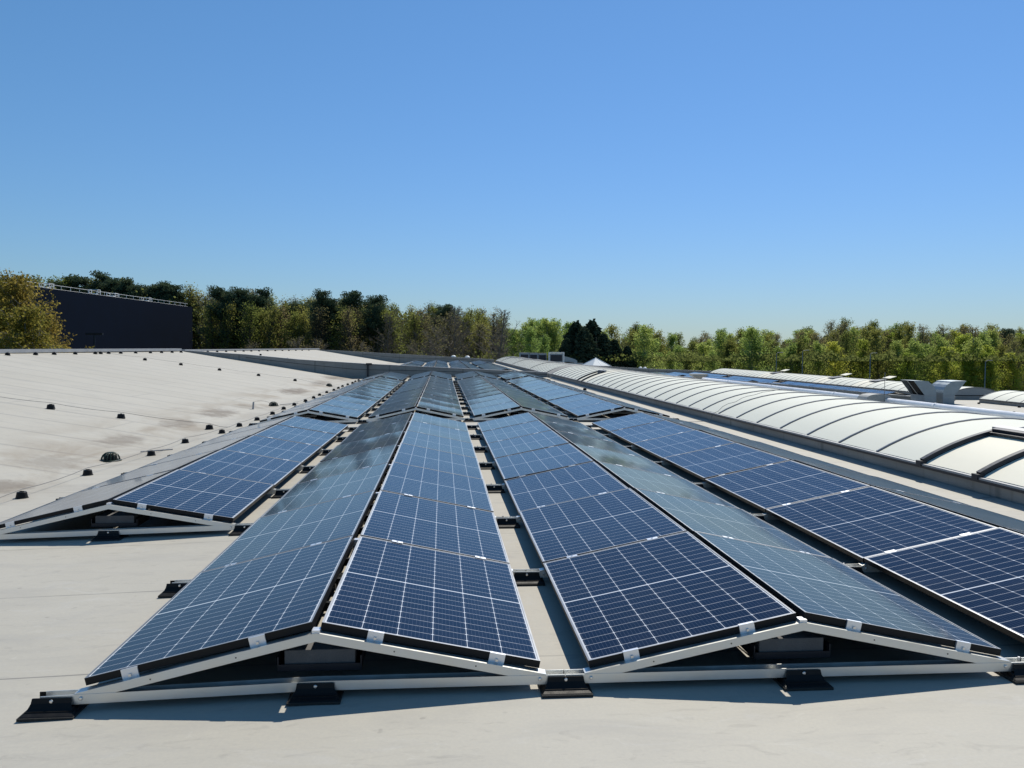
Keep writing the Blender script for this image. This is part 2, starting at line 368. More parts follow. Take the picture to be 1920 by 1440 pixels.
# ------------------------------------------------------------ solar array
S, X0, Y0, T, GR, PP, W, L = 2.306, -.5725, 3.768, .2037, .0448, 1.775, 1.038, 1.755
ZR = .3394                                    # panel top at the ridge above the roof
def panel_meshes():
    f = MB(); e = .010; h = .035
    # frame rails: pale top lip, black sides
    for (x0, x1, y0, y1) in ((0, e, 0, L), (W-e, W, 0, L), (e, W-e, 0, e), (e, W-e, L-e, L)):
        f.box(x0, x1, y0, y1, -h, -.0008, 0); f.box(x0+.0003, x1-.0003, y0+.0003, y1-.0003, -.0008, 0, 1)
    fm = f.mesh('panel_frame', [M['frame'], M['frame_top']])
    out = []
    for var in range(4):
        rnd = random.Random(var); s = MB(); nx, ny = 7, 13
        sag = .0022+.0014*var; ph = rnd.uniform(-1, 1)
        for j in range(ny):
            for i in range(nx):
                u, v = i/(nx-1), j/(ny-1)
                z = -.0022-sag*math.sin(math.pi*v)*(.35+.65*math.sin(math.pi*u))+.0005*ph*math.sin(2*math.pi*v)
                s.v.append((e+(W-2*e)*u, e+(L-2*e)*v, z))
        for j in range(ny-1):
            for i in range(nx-1): s.f.append((j*nx+i, j*nx+i+1, (j+1)*nx+i+1, (j+1)*nx+i)); s.mi.append(0)
        out.append(s.mesh('cell_sheet', [M['cell']], True))
    bk = MB(); bk.box(e, W-e, e, L-e, -.012, -.0105)
    return fm, out, bk.mesh('back_sheet', [M['backing']])
FRAME, SHEETS, BACK = panel_meshes()
# far panels: one mesh each
def far_mesh():
    b = MB(); e = .010
    for (x0, x1, y0, y1) in ((0, e, 0, L), (W-e, W, 0, L), (e, W-e, 0, e), (e, W-e, L-e, L)): b.box(x0, x1, y0, y1, -.035, 0, 0)
    nx, ny = 4, 9; n0 = len(b.v)
    for j in range(ny):
        for i in range(nx):
            u, v = i/(nx-1), j/(ny-1); b.v.append((e+(W-2*e)*u, e+(L-2*e)*v, -.002-.004*math.sin(math.pi*v)*(.4+.6*math.sin(math.pi*u))))
    for j in range(ny-1):
        for i in range(nx-1): b.f.append((n0+j*nx+i, n0+j*nx+i+1, n0+(j+1)*nx+i+1, n0+(j+1)*nx+i)); b.mi.append(1)
    me = b.mesh('solar_panel', [M['frame'], M['cell']], True); me.set_sharp_from_angle(angle=R(25)); return me
rnd = random.Random(11)
FALL = .0303
def panel_matrix(xr, side, yb, z0, jit=True, j=None):
    """xr ridge centre, side -1/+1, yb near edge, z0 roof height"""
    j = j or ([rnd.gauss(0, .0022), rnd.gauss(0, .0028)] if jit else [0, 0])
    z = z0+ZR
    if xr < -2 or (xr < 0 and side < 0):
        return Matrix.Translation((xr, 0, z)) @ Matrix.Rotation(-FALL, 4, 'Y') @ Matrix.Translation((-xr, 0, -z)) @ base_matrix(xr, side, yb, z, j)
    return base_matrix(xr, side, yb, z, j)
def base_matrix(xr, side, yb, z, j):
    if side > 0: return Matrix.Translation((xr+GR/2, yb, z)) @ Matrix.Rotation(T+j[0], 4, 'Y') @ Matrix.Rotation(j[1], 4, 'X')
    return Matrix.Translation((xr-GR/2, yb+L, z)) @ Matrix.Rotation(math.pi, 4, 'Z') @ Matrix.Rotation(T+j[0], 4, 'Y') @ Matrix.Rotation(j[1], 4, 'X')
RN = {-1: 'leftmost ridge', 0: 'second ridge from left', 1: 'third ridge from left', 2: 'rightmost ridge'}
def zroof_r(i, y):   # roof height under ridge i
    return {-1: -.070, 0: 0., 1: 0., 2: 0.}[i]-.0013*(y-4)+(.03 if 37.6 < y < 46 else 0)
FRAMEY = []
def add_panel(i, side, y, k, block, grp, far=None):
    xr = X0+i*S; lab = '%s solar panel, %s slope, %s, %s' % (ordw(k), 'left' if side < 0 else 'right', RN[i], block)
    mw = panel_matrix(xr, side, y, zroof_r(i, y))
    if far is not None:
        o = put('solar_panel', far); o.matrix_world = mw; tag(o, lab, 'solar panel', grp); return
    o = bpy.data.objects.new('solar_panel', None); col.objects.link(o); o.empty_display_size = .2; o.matrix_world = mw
    tag(o, lab, 'solar panel', grp)
    put('frame', FRAME, o); put('cell_sheet', SHEETS[rnd.randrange(4)], o); put('back_sheet', BACK, o)
FAR = far_mesh(); npan = 0
BLK = [(Y0, 7, 'nearest block'), (17.85, 11, 'second block'), (38.05, 4, 'small block before the parapet')]
for bi, (yb, n, nm) in enumerate(BLK):
    for i in (-1, 0, 1, 2):
        k0 = 2 if (bi == 0 and i == -1) else 0
        for k in range(k0, n):
            for side in (-1, 1):
                add_panel(i, side, yb+k*PP, k-k0+1, nm, 'solar panels in ridged rows on the roof', None if bi < 2 else FAR); npan += 1
for k in range(2, 14):
    for i in (-1, 0, 1, 2):
        for side in (-1, 1):
            add_panel(i, side, 47.4+k*PP, k+1, 'block beyond the parapet', 'solar panels in ridged rows on the roof', FAR); npan += 1
# right-hand roof: the nearest left slopes as panels, the rest as one mass
F5X = (23.63, 25.93, 28.23)
def rz5(x): return rz(x, 46)
for k in range(5):
    for q, xr in enumerate(F5X):
        o = put('solar_panel', FAR); o.matrix_world = panel_matrix(xr, -1, 48.6+k*PP, rz(xr, 60)+.05)
        tag(o, 'solar panel %s from the near end of the %s blue row behind the white pipe' % (ordw(k+1), ('left', 'middle', 'right')[q]), 'solar panel', 'solar panels beyond the barrel skylight'); npan += 1
b = MB(); fv = [Vector(v.co) for v in FAR.vertices]; ff = [tuple(p.vertices) for p in FAR.polygons]; fmi = [p.material_index for p in FAR.polygons]
def bake(mw):
    n = len(b.v); b.v += [tuple(mw @ v) for v in fv]; b.f += [tuple(n+i for i in f) for f in ff]; b.mi += fmi
for k in range(5, 23):
    if k in (9, 16): continue
    for xr in F5X:
        for side in (-1, 1): bake(panel_matrix(xr, side, 48.6+k*PP, rz(xr, 60)+.05))
for k in range(5):
    for xr in F5X: bake(panel_matrix(xr, 1, 48.6+k*PP, rz(xr, 60)+.05))
for k in range(8):
    for i in (-1, 0, 1, 2):
        for side in (-1, 1): bake(panel_matrix(X0+i*S, side, 73.7+k*PP, zroof_r(i, 80)))
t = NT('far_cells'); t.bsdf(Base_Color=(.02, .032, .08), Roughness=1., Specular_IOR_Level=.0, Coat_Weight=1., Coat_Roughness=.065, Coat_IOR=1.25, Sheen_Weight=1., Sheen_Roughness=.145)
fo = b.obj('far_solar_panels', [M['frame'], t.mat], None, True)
tag(fo, 'distant rows of solar panels packed at the far end of the roof', 'solar panels', None, 'stuff')

# mounting frame prototype ------------------------------------------------
ct, st_ = math.cos(T), math.sin(T)
def urail(b, x0, x1, z0, z1, y0=-.042, y1=.018, w=.004):
    b.box(x0, x1, y0, y0+w, z0, z1); b.box(x0, x1, y1-w, y1, z0, z1); b.box(x0, x1, y0+w, y1-w, z0, z0+w)
def foot_mesh():
    b = MB(); rings = []
    for z, hx, yf, yb in ((.012, .116, -.112, .088), (.016, .112, -.106, .082), (.022, .103, -.090, .066), (.034, .094, -.070, .046), (.052, .087, -.056, .032), (.073, .084, -.050, .026)):
        rings.append([(-hx, yf, z), (hx, yf, z), (hx, yb, z), (-hx, yb, z)])
    # hollow saddle: front and back cheeks
    front = [[(r[0][0], r[0][1], r[0][2]), (r[1][0], r[1][1], r[1][2]), (r[1][0]-.004, r[1][1]+.005, r[1][2]), (r[0][0]+.004, r[0][1]+.005, r[0][2])] for r in rings]
    b.loft(front)
    back = [[(r[3][0], r[3][1]-.005, r[3][2]), (r[2][0], r[2][1]-.005, r[2][2]), (r[2][0], r[2][1], r[2][2]), (r[3][0], r[3][1], r[3][2])] for r in rings]
    b.loft(back)
    b.loft([[(-r[1][0], r[0][1]+.005, r[0][2]), (-r[1][0]+.005, r[0][1]+.005, r[0][2]), (-r[1][0]+.005, r[2][1]-.005, r[0][2]), (-r[1][0], r[2][1]-.005, r[0][2])] for r in rings[:4]])
    b.loft([[(r[1][0]-.005, r[0][1]+.005, r[0][2]), (r[1][0], r[0][1]+.005, r[0][2]), (r[1][0], r[2][1]-.005, r[0][2]), (r[1][0]-.005, r[2][1]-.005, r[0][2])] for r in rings[:4]])
    for xx in (-.05, 0, .05): b.box(xx-.003, xx+.003, -.046, -.042, .02, .07)
    b.box(-.1, .1, -.085, .062, .0125, .028)
    return b.mesh('foot', [M['plastic']])
def pad_mesh():
    b = MB(); b.box(-.119, .119, -.116, .092, .0005, .012); return b.mesh('rubber_pad', [M['rubber']])
def bolt_mesh():
    b = MB(); k = 10
    b.loft([[(r*math.cos(6.2832*j/k), y, r*math.sin(6.2832*j/k)) for j in range(k)] for r, y in ((.006, 0), (.0085, -.001), (.0085, -.006), (.006, -.0085), (.003, -.0088))]); return b.mesh('bolt', [M['steel']], False)
FOOT, PAD, BOLT = foot_mesh(), pad_mesh(), bolt_mesh()
def clamp_mesh(kind):
    b = MB(); h = .037
    if kind == 'end':
        b.box(-h, h, -.010, -.0005, -.050, .0035); b.box(-h, h, -.0005, .008, .0008, .0035); b.box(-h, h, -.026, -.0105, -.050, -.043)
        b.box(-.006, .006, -.018, -.0105, -.033, -.021, 1)
    elif kind == 'back':
        b.box(-h, h, .0005, .010, -.050, .0035); b.box(-h, h, -.008, .0005, .0008, .0035)
    else:
        b.box(-h, h, -.031, .011, .0009, .0036); b.box(-h, h, -.0165, -.0035, -.05, .0005); b.box(-.006, .006, -.016, -.004, .0036, .0075, 1)
    return b.mesh('clamp', [M['clamp'], M['steel']])
CL = {k: clamp_mesh(k) for k in ('end', 'back', 'mid')}
def slope_rail(side):
    b = MB(); x_out = W*ct+.045; zt = ZR-.0365*ct-.001      # rail top under module at ridge
    def zt_at(x): return zt-(x)*math.tan(T)
    hh = .040; y0, y1, w = -.040, .016, .0035
    def seg(ya, yb, t0, t1):
        r = []
        for x in (0.0, GR/2, x_out*.5, x_out-.03, x_out):
            r.append([(side*x, ya, zt_at(x)-t1), (side*x, yb, zt_at(x)-t1), (side*x, yb, zt_at(x)-t0), (side*x, ya, zt_at(x)-t0)])
        b.loft(r if side > 0 else [list(reversed(q)) for q in r])
    seg(y0, y0+w, 0, hh); seg(y1-w, y1, 0, hh); seg(y0+w, y1-w, 0, w)
    return b, zt_at
def mount(kind, left_end=False, ri=0):
    def g(x): return FALL*x if (ri == -1 or (ri == 0 and x < 0)) else 0.
    def sh(b): b.v = [(p[0], p[1], p[2]+g(p[0])) for p in b.v]; return b
    root = empty('mounting_frame', (0, 0, 0))
    b = MB(); urail(b, -S/2+.002 - (.055 if left_end else 0), -.0001, .036, .080); urail(b, .0001, S/2-.002, .036, .080); sh(b).obj('base_rail', M['alu'], root)
    for side in (-1, 1):
        b, zf = slope_rail(side)
        for q in (.35, .72):
            x = q*W*ct; b.box(side*x-.003, side*x+.003, -.0408, -.0403, zf(x)-.024, zf(x)-.018, 1)
        sh(b).obj('sloped_rail', [M['alu'], M['black']], root)
        for q in (.245, .80):
            x = GR/2+q*W*ct; c = put('clamp', CL[kind], root)
            c.location = (side*x, 0.0 if kind != 'back' else -.02, ZR-q*W*st_+g(side*x)); c.rotation_euler = (0, side*T-(g(side) and FALL), 0)
        bo = put('bolt', BOLT, root); bo.location = (side*(W*ct+.015), -.0405, .062+g(side*W*ct))
    xs = [0., S/2] + ([-S/2] if left_end else [])
    for x in xs:
        f = put('foot', FOOT, root); f.location = (x, 0, g(x)+.0005); p = put('rubber_pad', PAD, f); q = put('bolt', BOLT, f); q.location = (0, -.0505, .060)
    # ridge bracket
    b = MB(); b.box(-.018, .018, -.036, .012, ZR-.042, ZR-.026); b.obj('ridge_bracket', M['clamp'], root)
    if kind != 'back' and not left_end:
        b = MB(); b.tube([(S/2-.03, -.012, .05+g(S/2)), (S/2-.03, -.012, .095+g(S/2))], .006, 6); b.obj('joint_bolt', M['steel'], root)
    return root
protos = {}
def get_mount(kind, le):
    return protos.get((kind, le))
def place_mounts():
    for bi, (yb, n, nm) in enumerate(BLK):
        for i in (-1, 0, 1, 2):
            k0 = 2 if (bi == 0 and i == -1) else 0
            for k in range(k0, n+1):
                if bi == 2 and k not in (0, n): continue
                kind = 'end' if k == k0 else ('back' if k == n else 'mid')
                le = (i == -1) or (bi == 0 and i == 0 and k < 2); key = (kind, le, min(i, 1))
                if key not in protos:
                    protos[key] = mount(kind, le, i); index_kids(); o = protos[key]
                else: o = copy_tree(protos[key])
                y = yb+k*PP; o.location = (X0+i*S, y, zroof_r(i, y))
                tag(o, '%s aluminium mounting frame under %s, %s' % (ordw(k-k0+1), RN[i], nm), 'mounting frame', 'mounting frames carrying the solar panels')
place_mounts()

# ballast stones on trays under the ridges
def ballast(i, y, lab):
    r = empty('ballast_block', (X0+i*S+.0, y, zroof_r(i, y)), label=lab, cat='ballast block', group='ballast blocks under the ridges')
    b = MB(); b.box(-.165, .165, 0, .28, .105, .178); bevel(b.obj('concrete_block', M['concrete'], r), .004)
    b = MB(); b.box(-.19, .19, -.01, .30, .098, .1035); b.box(-.196, -.19, -.01, .30, .083, .15); b.box(.19, .196, -.01, .30, .083, .15); b.box(-.19, .19, -.014, -.010, .083, .115)
    b.obj('tray', M['darkmetal'], r)
for i, k, lab in ((0, 0, 'dark concrete ballast block on a tray under the front end of the second ridge'), (1, 0, 'dark concrete ballast block on a tray under the front end of the third ridge'),
                  (-1, 2, 'dark concrete ballast block on a tray under the front end of the leftmost ridge'), (2, 0, 'dark concrete ballast block on a tray under the front end of the rightmost ridge')):
    ballast(i, Y0+k*PP+.09, lab)
# string cable hanging under the ridge gap
for i in (0, 1, -1, 2):
    b = MB(); pts = []; rr = random.Random(i+5); y = Y0+(2*PP if i == -1 else 0)+.3
    while y < Y0+7*PP-.2:
        pts.append((X0+i*S+rr.uniform(-.03, .02), y, zroof_r(i, y)+ZR-.045-rr.uniform(.01, .06))); y += .19
    b.tube(pts, .006, 6); y = Y0+(2*PP if i == -1 else 0)+.45
    while y < Y0+7*PP-.3:
        b.box(X0+i*S-.05, X0+i*S+.012, y, y+.03, ZR-.095+zroof_r(i, y), ZR-.05+zroof_r(i, y)); y += .44
    tag(b.obj('string_cable', M['plastic']), 'black string cable clipped in the gap of the %s, nearest block' % RN[i], 'cable', 'string cables in the ridge gaps')

# ------------------------------------------------------------ barrel skylights
def vault(name, xa, y0, y1, zc, label, hatches=(), thick=(), ribs0=None, curb_h=.21, ends=(True, True), flaps=()):
    wv = 3.5; rise = .458
    root = empty(name, (xa, y0, zc-curb_h), label=label, cat='barrel skylight', group='barrel skylights on the roof')
    Rr = (wv*wv/4+rise*rise)/(2*rise); a0 = math.asin(wv/2/Rr)
    def arc(u, off=0.):
        a = -a0+2*a0*u; return (wv/2+(Rr+off)*math.sin(a), (Rr+off)*math.cos(a)-(Rr-rise))
    NA = 18; U = [i/NA for i in range(NA+1)]
    pitch = 1.0833; n = max(1, round((y1-y0)/pitch)); pitch = (y1-y0)/n
    ln = y1-y0
    b = MB()     # curb: upstand with fillet at its foot
    for sx in (0, 1):
        prof = [(-.02, -.06), (-.016, -.02-curb_h+.02), (-.05, -curb_h+.03), (-.12, -curb_h+.008), (-.16, -curb_h-.03), (.08, -curb_h-.03), (.08, -.06)]
        pr = [(x, z) if sx == 0 else (wv-x, z) for x, z in prof]
        if sx: pr = pr[::-1]
        b.loft([[(x, yy, z+curb_h) for x, z in pr] for yy in (0, ln)])
    b.box(.08, wv-.08, -.0, .08, -.05, curb_h-.06); b.box(.08, wv-.08, ln-.08, ln, -.05, curb_h-.06)
    b.obj('curb', M['curb'], root)
    b = MB()
    for sx in (0, 1):
        x0, x1 = (-.05, .04) if sx == 0 else (wv-.04, wv+.05)
        b.box(x0, x1, 0, ln, curb_h-.058, curb_h-.028, 1); b.box(x0-.004, x1+.004, 0, ln, curb_h-.027, curb_h-.004, 0)
    b.obj('edge_profile', [M['zinc'], M['darkmetal']], root)
    pm = {}
    for key, mt in (('opal', M['opal']), ('cream', M['cream'])):
        b = MB(); g = .018
        b.loft([[(arc(u, o)[0], yy, arc(u, o)[1]) for u in U]+[(arc(u, o-.012)[0], yy, arc(u, o-.012)[1]) for u in reversed(U)] for yy, o in ((g, 0), (pitch*.25, .004), (pitch*.5, .006), (pitch*.75, .004), (pitch-g, 0))])
        me = b.mesh('pane', [mt], True); me.set_sharp_from_angle(angle=R(25)); pm[key] = me
    def ribmesh(w, h, mt, dark):
        b = MB()
        b.loft([[(arc(u, o)[0], yy, arc(u, o)[1]) for u in U]+[(arc(u, o-.02)[0], yy, arc(u, o-.02)[1]) for u in reversed(U)] for yy, o in ((-w, h-.01), (-w*.5, h), (w*.5, h), (w, h-.01))], 0)
        b.loft([[(arc(u, .006)[0], yy, arc(u, .006)[1]) for u in U]+[(arc(u, -.016)[0], yy, arc(u, -.016)[1]) for u in reversed(U)] for yy in (-w-.013, -w-.0005)], 1)
        me = b.mesh('rib', [mt, dark], True); me.set_sharp_from_angle(angle=R(25)); return me
    rm = ribmesh(.022, .020, M['zinc'], M['darkmetal']); rt_ = ribmesh(.055, .035, M['darkmetal'], M['darkmetal'])
    tset = set(round((t-y0)/pitch) for t in thick); hset = set(round((h-y0)/pitch) for h in hatches); fset = set(round((h-y0)/pitch) for h in flaps)
    for k in range(n+1):
        tk = k in tset or k in hset or (k-1) in hset or k in fset or (k-1) in fset
        o = put('rib', rt_ if (k in tset) else rm, root); o.location = (0, k*pitch, curb_h)
        if k < n:
            o = put('pane', pm['cream' if (k in hset or k+1 in hset or k in fset or k-1 in fset) else 'opal'], root); o.location = (0, k*pitch, curb_h)
    # gables
    for e_, yy in ((ends[0], 0), (ends[1], ln)):
        if e_:
            b = MB(); b.loft([[(arc(u, -.013)[0], y_, arc(u, -.013)[1]+curb_h) for u in U] for y_ in (yy-.012, yy+.012)], 0); b.obj('gable', M['greyhood'], root)
    # vent hatches: dark side bars up one flank and a cross bar
    for h in hset:
        sub = MB(); UU = [i/40 for i in range(0, 12)]
        for kk in (h, h+1):
            sub.loft([[(arc(u, o)[0], yy, arc(u, o)[1]+curb_h) for u in UU]+[(arc(u, .02)[0], yy, arc(u, .02)[1]+curb_h) for u in reversed(UU)] for yy, o in ((kk*pitch-.045, .035), (kk*pitch-.043, .058), (kk*pitch+.028, .058), (kk*pitch+.032, .035))], 0)
        xa_, za_ = arc(.275, .06)
        sl_ = math.atan2(arc(.28)[1]-arc(.27)[1], arc(.28)[0]-arc(.27)[0])
        Mx = Matrix.Translation((xa_, 0, za_+curb_h)) @ Matrix.Rotation(-sl_, 4, 'Y')
        sub.box(-.06, .0, h*pitch+.036, (h+1)*pitch-.051, -.04, .025, 0, Mx)
        sub.box(.002, .10, h*pitch-.05, (h+1)*pitch+.03, -.035, .028, 1, Mx)
        sub.box(-.10, -.062, h*pitch+.036, (h+1)*pitch-.051, -.035, -.012, 0, Mx)
        sub.obj('vent_hatch_frame', [M['darkmetal'], M['zinc']], root)
        for kk in (h, h+1):
            q = MB(); q.box(-.07, .02, kk*pitch-.06, kk*pitch+.045, curb_h-.03, curb_h+.03); q.obj('hinge', M['darkmetal'], root)
    # opened smoke flaps near the crown
    for f_ in fset:
        q = MB(); x1, z1 = arc(.48)
        Mx = Matrix.Translation((x1, (f_)*pitch, z1+curb_h+.05)) @ Matrix.Rotation(R(-16), 4, 'Y')
        q.box(.2, .75, .05, pitch-.05, .05, .08, 0, Mx); q.obj('smoke_flap', M['cream'], root)
        q = MB(); x2, z2 = arc(.34); sl2 = R(8); Mx = Matrix.Translation((x2, f_*pitch+.03, z2+curb_h+.01)) @ Matrix.Rotation(-sl2, 4, 'Y')
        q.box(-.35, .55, .0, pitch-.06, .03, .06, 0, Mx); q.obj('flap_opening', M['darkmetal'], root)
        q = MB(); q.box(x1-.02, x1+.02, f_*pitch+.1, f_*pitch+.14, z1+curb_h, z1+curb_h+.18); q.box(x1-.02, x1+.02, (f_+1)*pitch-.14, (f_+1)*pitch-.10, z1+curb_h, z1+curb_h+.18); q.obj('flap_arm', M['darkmetal'], root)
    return root
vault('barrel_skylight', 6.0, 2.10, 44.35, -1.40+E_, 'nearest barrel skylight beside the solar panels, with a dark framed vent hatch', hatches=(8.6, 34.6), ends=(True, True))
vault('barrel_skylight', 6.0, 47.0, 91.8, -1.44+E_, 'barrel skylight continuing behind the grey fire break, ending before the air conditioning units', thick=(47, 55.5, 70, 84.5), curb_h=.24)
vault('barrel_skylight', 30.5, 46.9, 91.0, -2.66+E_, 'far right barrel skylight above the blue rows, with tilted open smoke flaps', flaps=(56.2, 63.2, 75.0), curb_h=.30)
vault('barrel_skylight', 30.6, 22., 44.1, -2.70+E_, 'barrel skylight at the right edge, just right of the duct cowls', curb_h=.26)
# grey fire break arch between the two near skylights
b = MB(); wv, rise = 3.5, .5; Rr = (wv*wv/4+rise*rise)/(2*rise); a0 = math.asin(wv/2/Rr)
ar = [(7.75+Rr*math.sin(-a0+2*a0*i/16), Rr*math.cos(-a0+2*a0*i/16)-(Rr-rise)+.17) for i in range(17)]
b.loft([[(x, y, z) for x, z in ar]+[(9.5, y, -.1), (6.0, y, -.1)] for y in (44.6, 46.85)])
tag(b.obj('fire_break', M['curb']), 'solid grey arched fire break between two barrel skylights', 'fire break')

# ------------------------------------------------------------ pipe, hood, cowls
root = empty('white_pipe', (9.8, 6, 0), label='long white plastic pipe running beyond the crest of the nearest skylight', cat='pipe')
def pz(y): return -1.105+E_-.0015*(y-12)
b = MB(); b.tube([(9.8, y, pz(y)) for y in (6, 10, 14, 18, 22, 26, 30)], .068, 14); child(b.obj('pipe', M['pvc'], None, True), root)
for y in (11.4, 12.2, 15.4, 19.6, 23.5, 27.2):
    b = MB(); b.tube([(9.8, y, pz(y)), (9.8, y+.07, pz(y))], .0735, 14); child(b.obj('coupling', M['pvc'], None, True), root)
for y in (8.2, 12.9, 17.6, 21.4, 25.6, 29.5):
    b = MB(); b.box(9.775, 9.825, y-.02, y+.02, rz(9.8, y), pz(y)-.05); child(b.obj('bracket', M['zinc']), root)
b = MB(); b.tube([(9.8, 18.2, pz(18)-.0), (9.8, 18.36, pz(18)-.0)], .078, 14); b.box(9.77, 9.83, 18.22, 18.34, pz(18)+.05, pz(18)+.11); child(b.obj('pipe_clamp', M['darkmetal']), root)
# hopper at the far end of the pipe
b = MB(); b.loft([[(9.8+sx*a, 30.6+sy*a*.8, z) for sx, sy in ((-1, -1), (1, -1), (1, 1), (-1, 1))] for z, a in ((pz(30)-.12, .07), (pz(30)+.03, .11), (pz(30)+.10, .27), (pz(30)+.18, .30), (pz(30)+.185, .26))])
tag(b.obj('rain_hopper', M['greyhood']), 'small grey rain hopper at the far end of the white pipe', 'hopper')
# grey vent hood in front of the pipe
b = MB(); prof = []
for i in range(13):
    a = math.pi*i/12; prof.append((-math.cos(a)*(.30+.02*math.sin(a)), .19*math.sin(a)**.45))
hr = empty('vent_hood', (9.6, 17.4, 0), label='squat grey domed vent hood beside the white pipe', cat='vent hood')
b.loft([[(9.60+x, y, .41+z*1.25) for x, z in prof] for s, y in ((0, 17.2), (0, 17.6))]); b.box(9.36, 9.80, 17.25, 17.55, rz(9.6, 17)-.01, .42)
child(b.obj('hood', M['greyhood'], None, False), hr)
b = MB(); b.tube([(9.66, 17.1, rz(9.7, 17)), (9.66, 17.1, 1.13)], .006, 6); tag(b.obj('antenna_rod', M['wire']), 'thin upright rod standing in front of the grey vent hood', 'rod')
# duct cowls: two gooseneck outlets facing away from one another
def cowl(xl, yc, dirx, label):
    """xl: left edge of the base; front face at yc; mouth faces dirx"""
    hw, dp, bt = .34, 1.35, .46; xc = xl+hw; z0 = rz(xc, yc)-.02
    r = empty('duct_cowl', (xc, yc, z0), label=label, cat='duct cowl', group='ventilation duct cowls')
    b = MB(); b.box(-hw, hw, 0, dp, 0, bt); b.obj('base_duct', M['galv'], r)
    b = MB(); b.box(-hw-.012, hw+.012, -.012, dp+.012, bt+.001, bt+.035); b.box(-hw-.006, hw+.006, -.006, dp+.006, .27, .29); b.obj('flange', M['zinc'], r)
    z = bt+.036; m_ = dirx
    out = [(-m_*hw, 0), (-m_*hw, .14), (-m_*(hw-.03), .30), (-m_*(hw-.11), .46), (-m_*(hw-.24), .60), (-m_*(hw-.42), .71), (m_*.12, .775), (m_*.40, .80), (m_*1.0, .81)]
    prof = out+[(m_*hw, .0)]
    b = MB()
    for y0, y1 in ((0, .012), (dp-.012, dp)):
        b.loft([[(x, y, z+q) for x, q in (prof if m_ < 0 else prof[::-1])] for y in (y0, y1)])
    for (xa, za), (xb, zb_) in zip(out, out[1:]):
        P4 = [(xa, .0125, z+za), (xb, .0125, z+zb_), (xb, dp-.0125, z+zb_), (xa, dp-.0125, z+za)]
        n = Vector((-(zb_-za), 0, xb-xa)).normalized()*.012
        if n.z < 0 or (abs(n.z) < 1e-4 and n.x*m_ > 0): n = -n
        b.loft([[tuple(Vector(p)-n) for p in P4], P4])
    b.obj('elbow', M['galv'], r)
    b = MB(); b.box(-.004, .004, .014, dp-.014, 0, .80, 0, Matrix.Translation((m_*hw*.55, 0, z)) @ Matrix.Rotation(m_*R(28), 4, 'Y')); b.obj('mouth_shade_plate', M['black'], r)  # black plate put in for the shade inside the open mouth
    b = MB(); b.box(-.012, .012, dp*.46, dp*.50, .0, 1.03, 0, Matrix.Translation((m_*hw, 0, z)) @ Matrix.Rotation(m_*math.atan2(.66, .80), 4, 'Y')); b.obj('mouth_stay', M['galv'], r)
    return r
cowl(26.62, 43.0, -1, 'left galvanised duct cowl with its dark mouth open to the left')
cowl(27.62, 42.9, 1, 'right galvanised duct cowl arching away to the right')

# roof clutter on the right-hand roof
def holder_mesh():
    b = MB(); b.lathe([(.088, 0), (.088, .006), (.082, .008), (.078, .02), (.066, .082), (.060, .090), (.02, .092)], 18); b.box(-.012, .012, -.03, .03, .092, .102)
    return b.mesh('wire_holder', [M['plastic']], False)
HOLD = holder_mesh()
def holder(x, y, lab, s=1., grp='conductor wire holders on the roof'):
    o = put('wire_holder', HOLD); o.location = (x, y, rz(x, y)+.001); s *= .78; o.scale = (s, s, s); o.rotation_euler = (0, 0, random.Random(x*7+y).uniform(0, 3)); tag(o, lab, 'wire holder', grp)
holder(27.0, 36.4, 'black wire holder on the grey roof just above the white pipe, right edge', 1.2)
holder(29.8, 43.0, 'black wire holder by the corner of the right edge skylight', 1.2)
holder(30.1, 40.2, 'black wire holder at the foot of the right edge skylight curb', 1.2)
holder(5.55, 31.5, 'black wire holder alone between the rightmost ridge and the skylight', 1.2)
# holders along the gutter line
gy = [9.53, 11.19, 13.17, 14.87, 16.5, 17.9, 19.4, 21.1, 22.8, 24.4, 26.1, 27.8, 29.4, 31.1, 32.8, 34.4, 36.1, 37.8, 39.5, 41.2, 42.9]
pts = [(-5.25, 6.5, rz(-5.25, 6.5)+.05)]
for n_, y in enumerate([7.9]+gy):
    x = -4.75+.012*(y-9)+(.04 if n_ % 3 else -.03)
    if y > 15: x = -4.32+.03*math.sin(y)
    elif y > 12: x = -4.55
    holder(x, y, 'black wire holder, %s from the front in the row beside the leftmost panels' % ordw(n_+1)); pts.append((x, y, rz(x, y)+.1))
def wire(pts, lab, r=.004, sag=.012):
    b = MB(); q = []
    for a, c in zip(pts, pts[1:]):
        for i in range(4):
            u = i/4; q.append((a[0]+(c[0]-a[0])*u, a[1]+(c[1]-a[1])*u, a[2]+(c[2]-a[2])*u-sag*4*u*(1-u)*2))
    q.append(pts[-1]); b.tube(q, r, 6); return tag(b.obj('conductor_wire', M['wire'], None, True), lab, 'wire', 'lightning conductor wires')
wire(pts, 'thin grey conductor wire strung over the holder row beside the leftmost panels')
for row, (yy, xs_, nm) in enumerate(((17.0, (-4.82, -6.52, -7.81, -9.3, -10.9, -12.5), 'nearer'), (35.4, (-6.45, -7.92, -9.44, -10.89, -12.18), 'farther'))):
    pp = [(-4.4 if row == 0 else -4.6, yy+.3, rz(-4.5, yy)+.05)]
    for n_, x in enumerate(xs_):
        y = yy+(.35 if n_ == 0 and row == 0 else -.12*n_+.02); y = yy+.35-.17*n_ if row == 0 else yy+1.05-.45*n_+.02
        holder(x, y, 'black wire holder, %s up the slope on the %s cross wire of the left roof' % (ordw(n_+1), nm), 1.25); pp.append((x, y, rz(x, y)+.125))
    pp.append((-13.9, pp[-1][1]-.4, rz(-13.9, yy)+.09))
    wire(pp, 'thin conductor wire climbing the left roof slope, the %s of two' % nm)
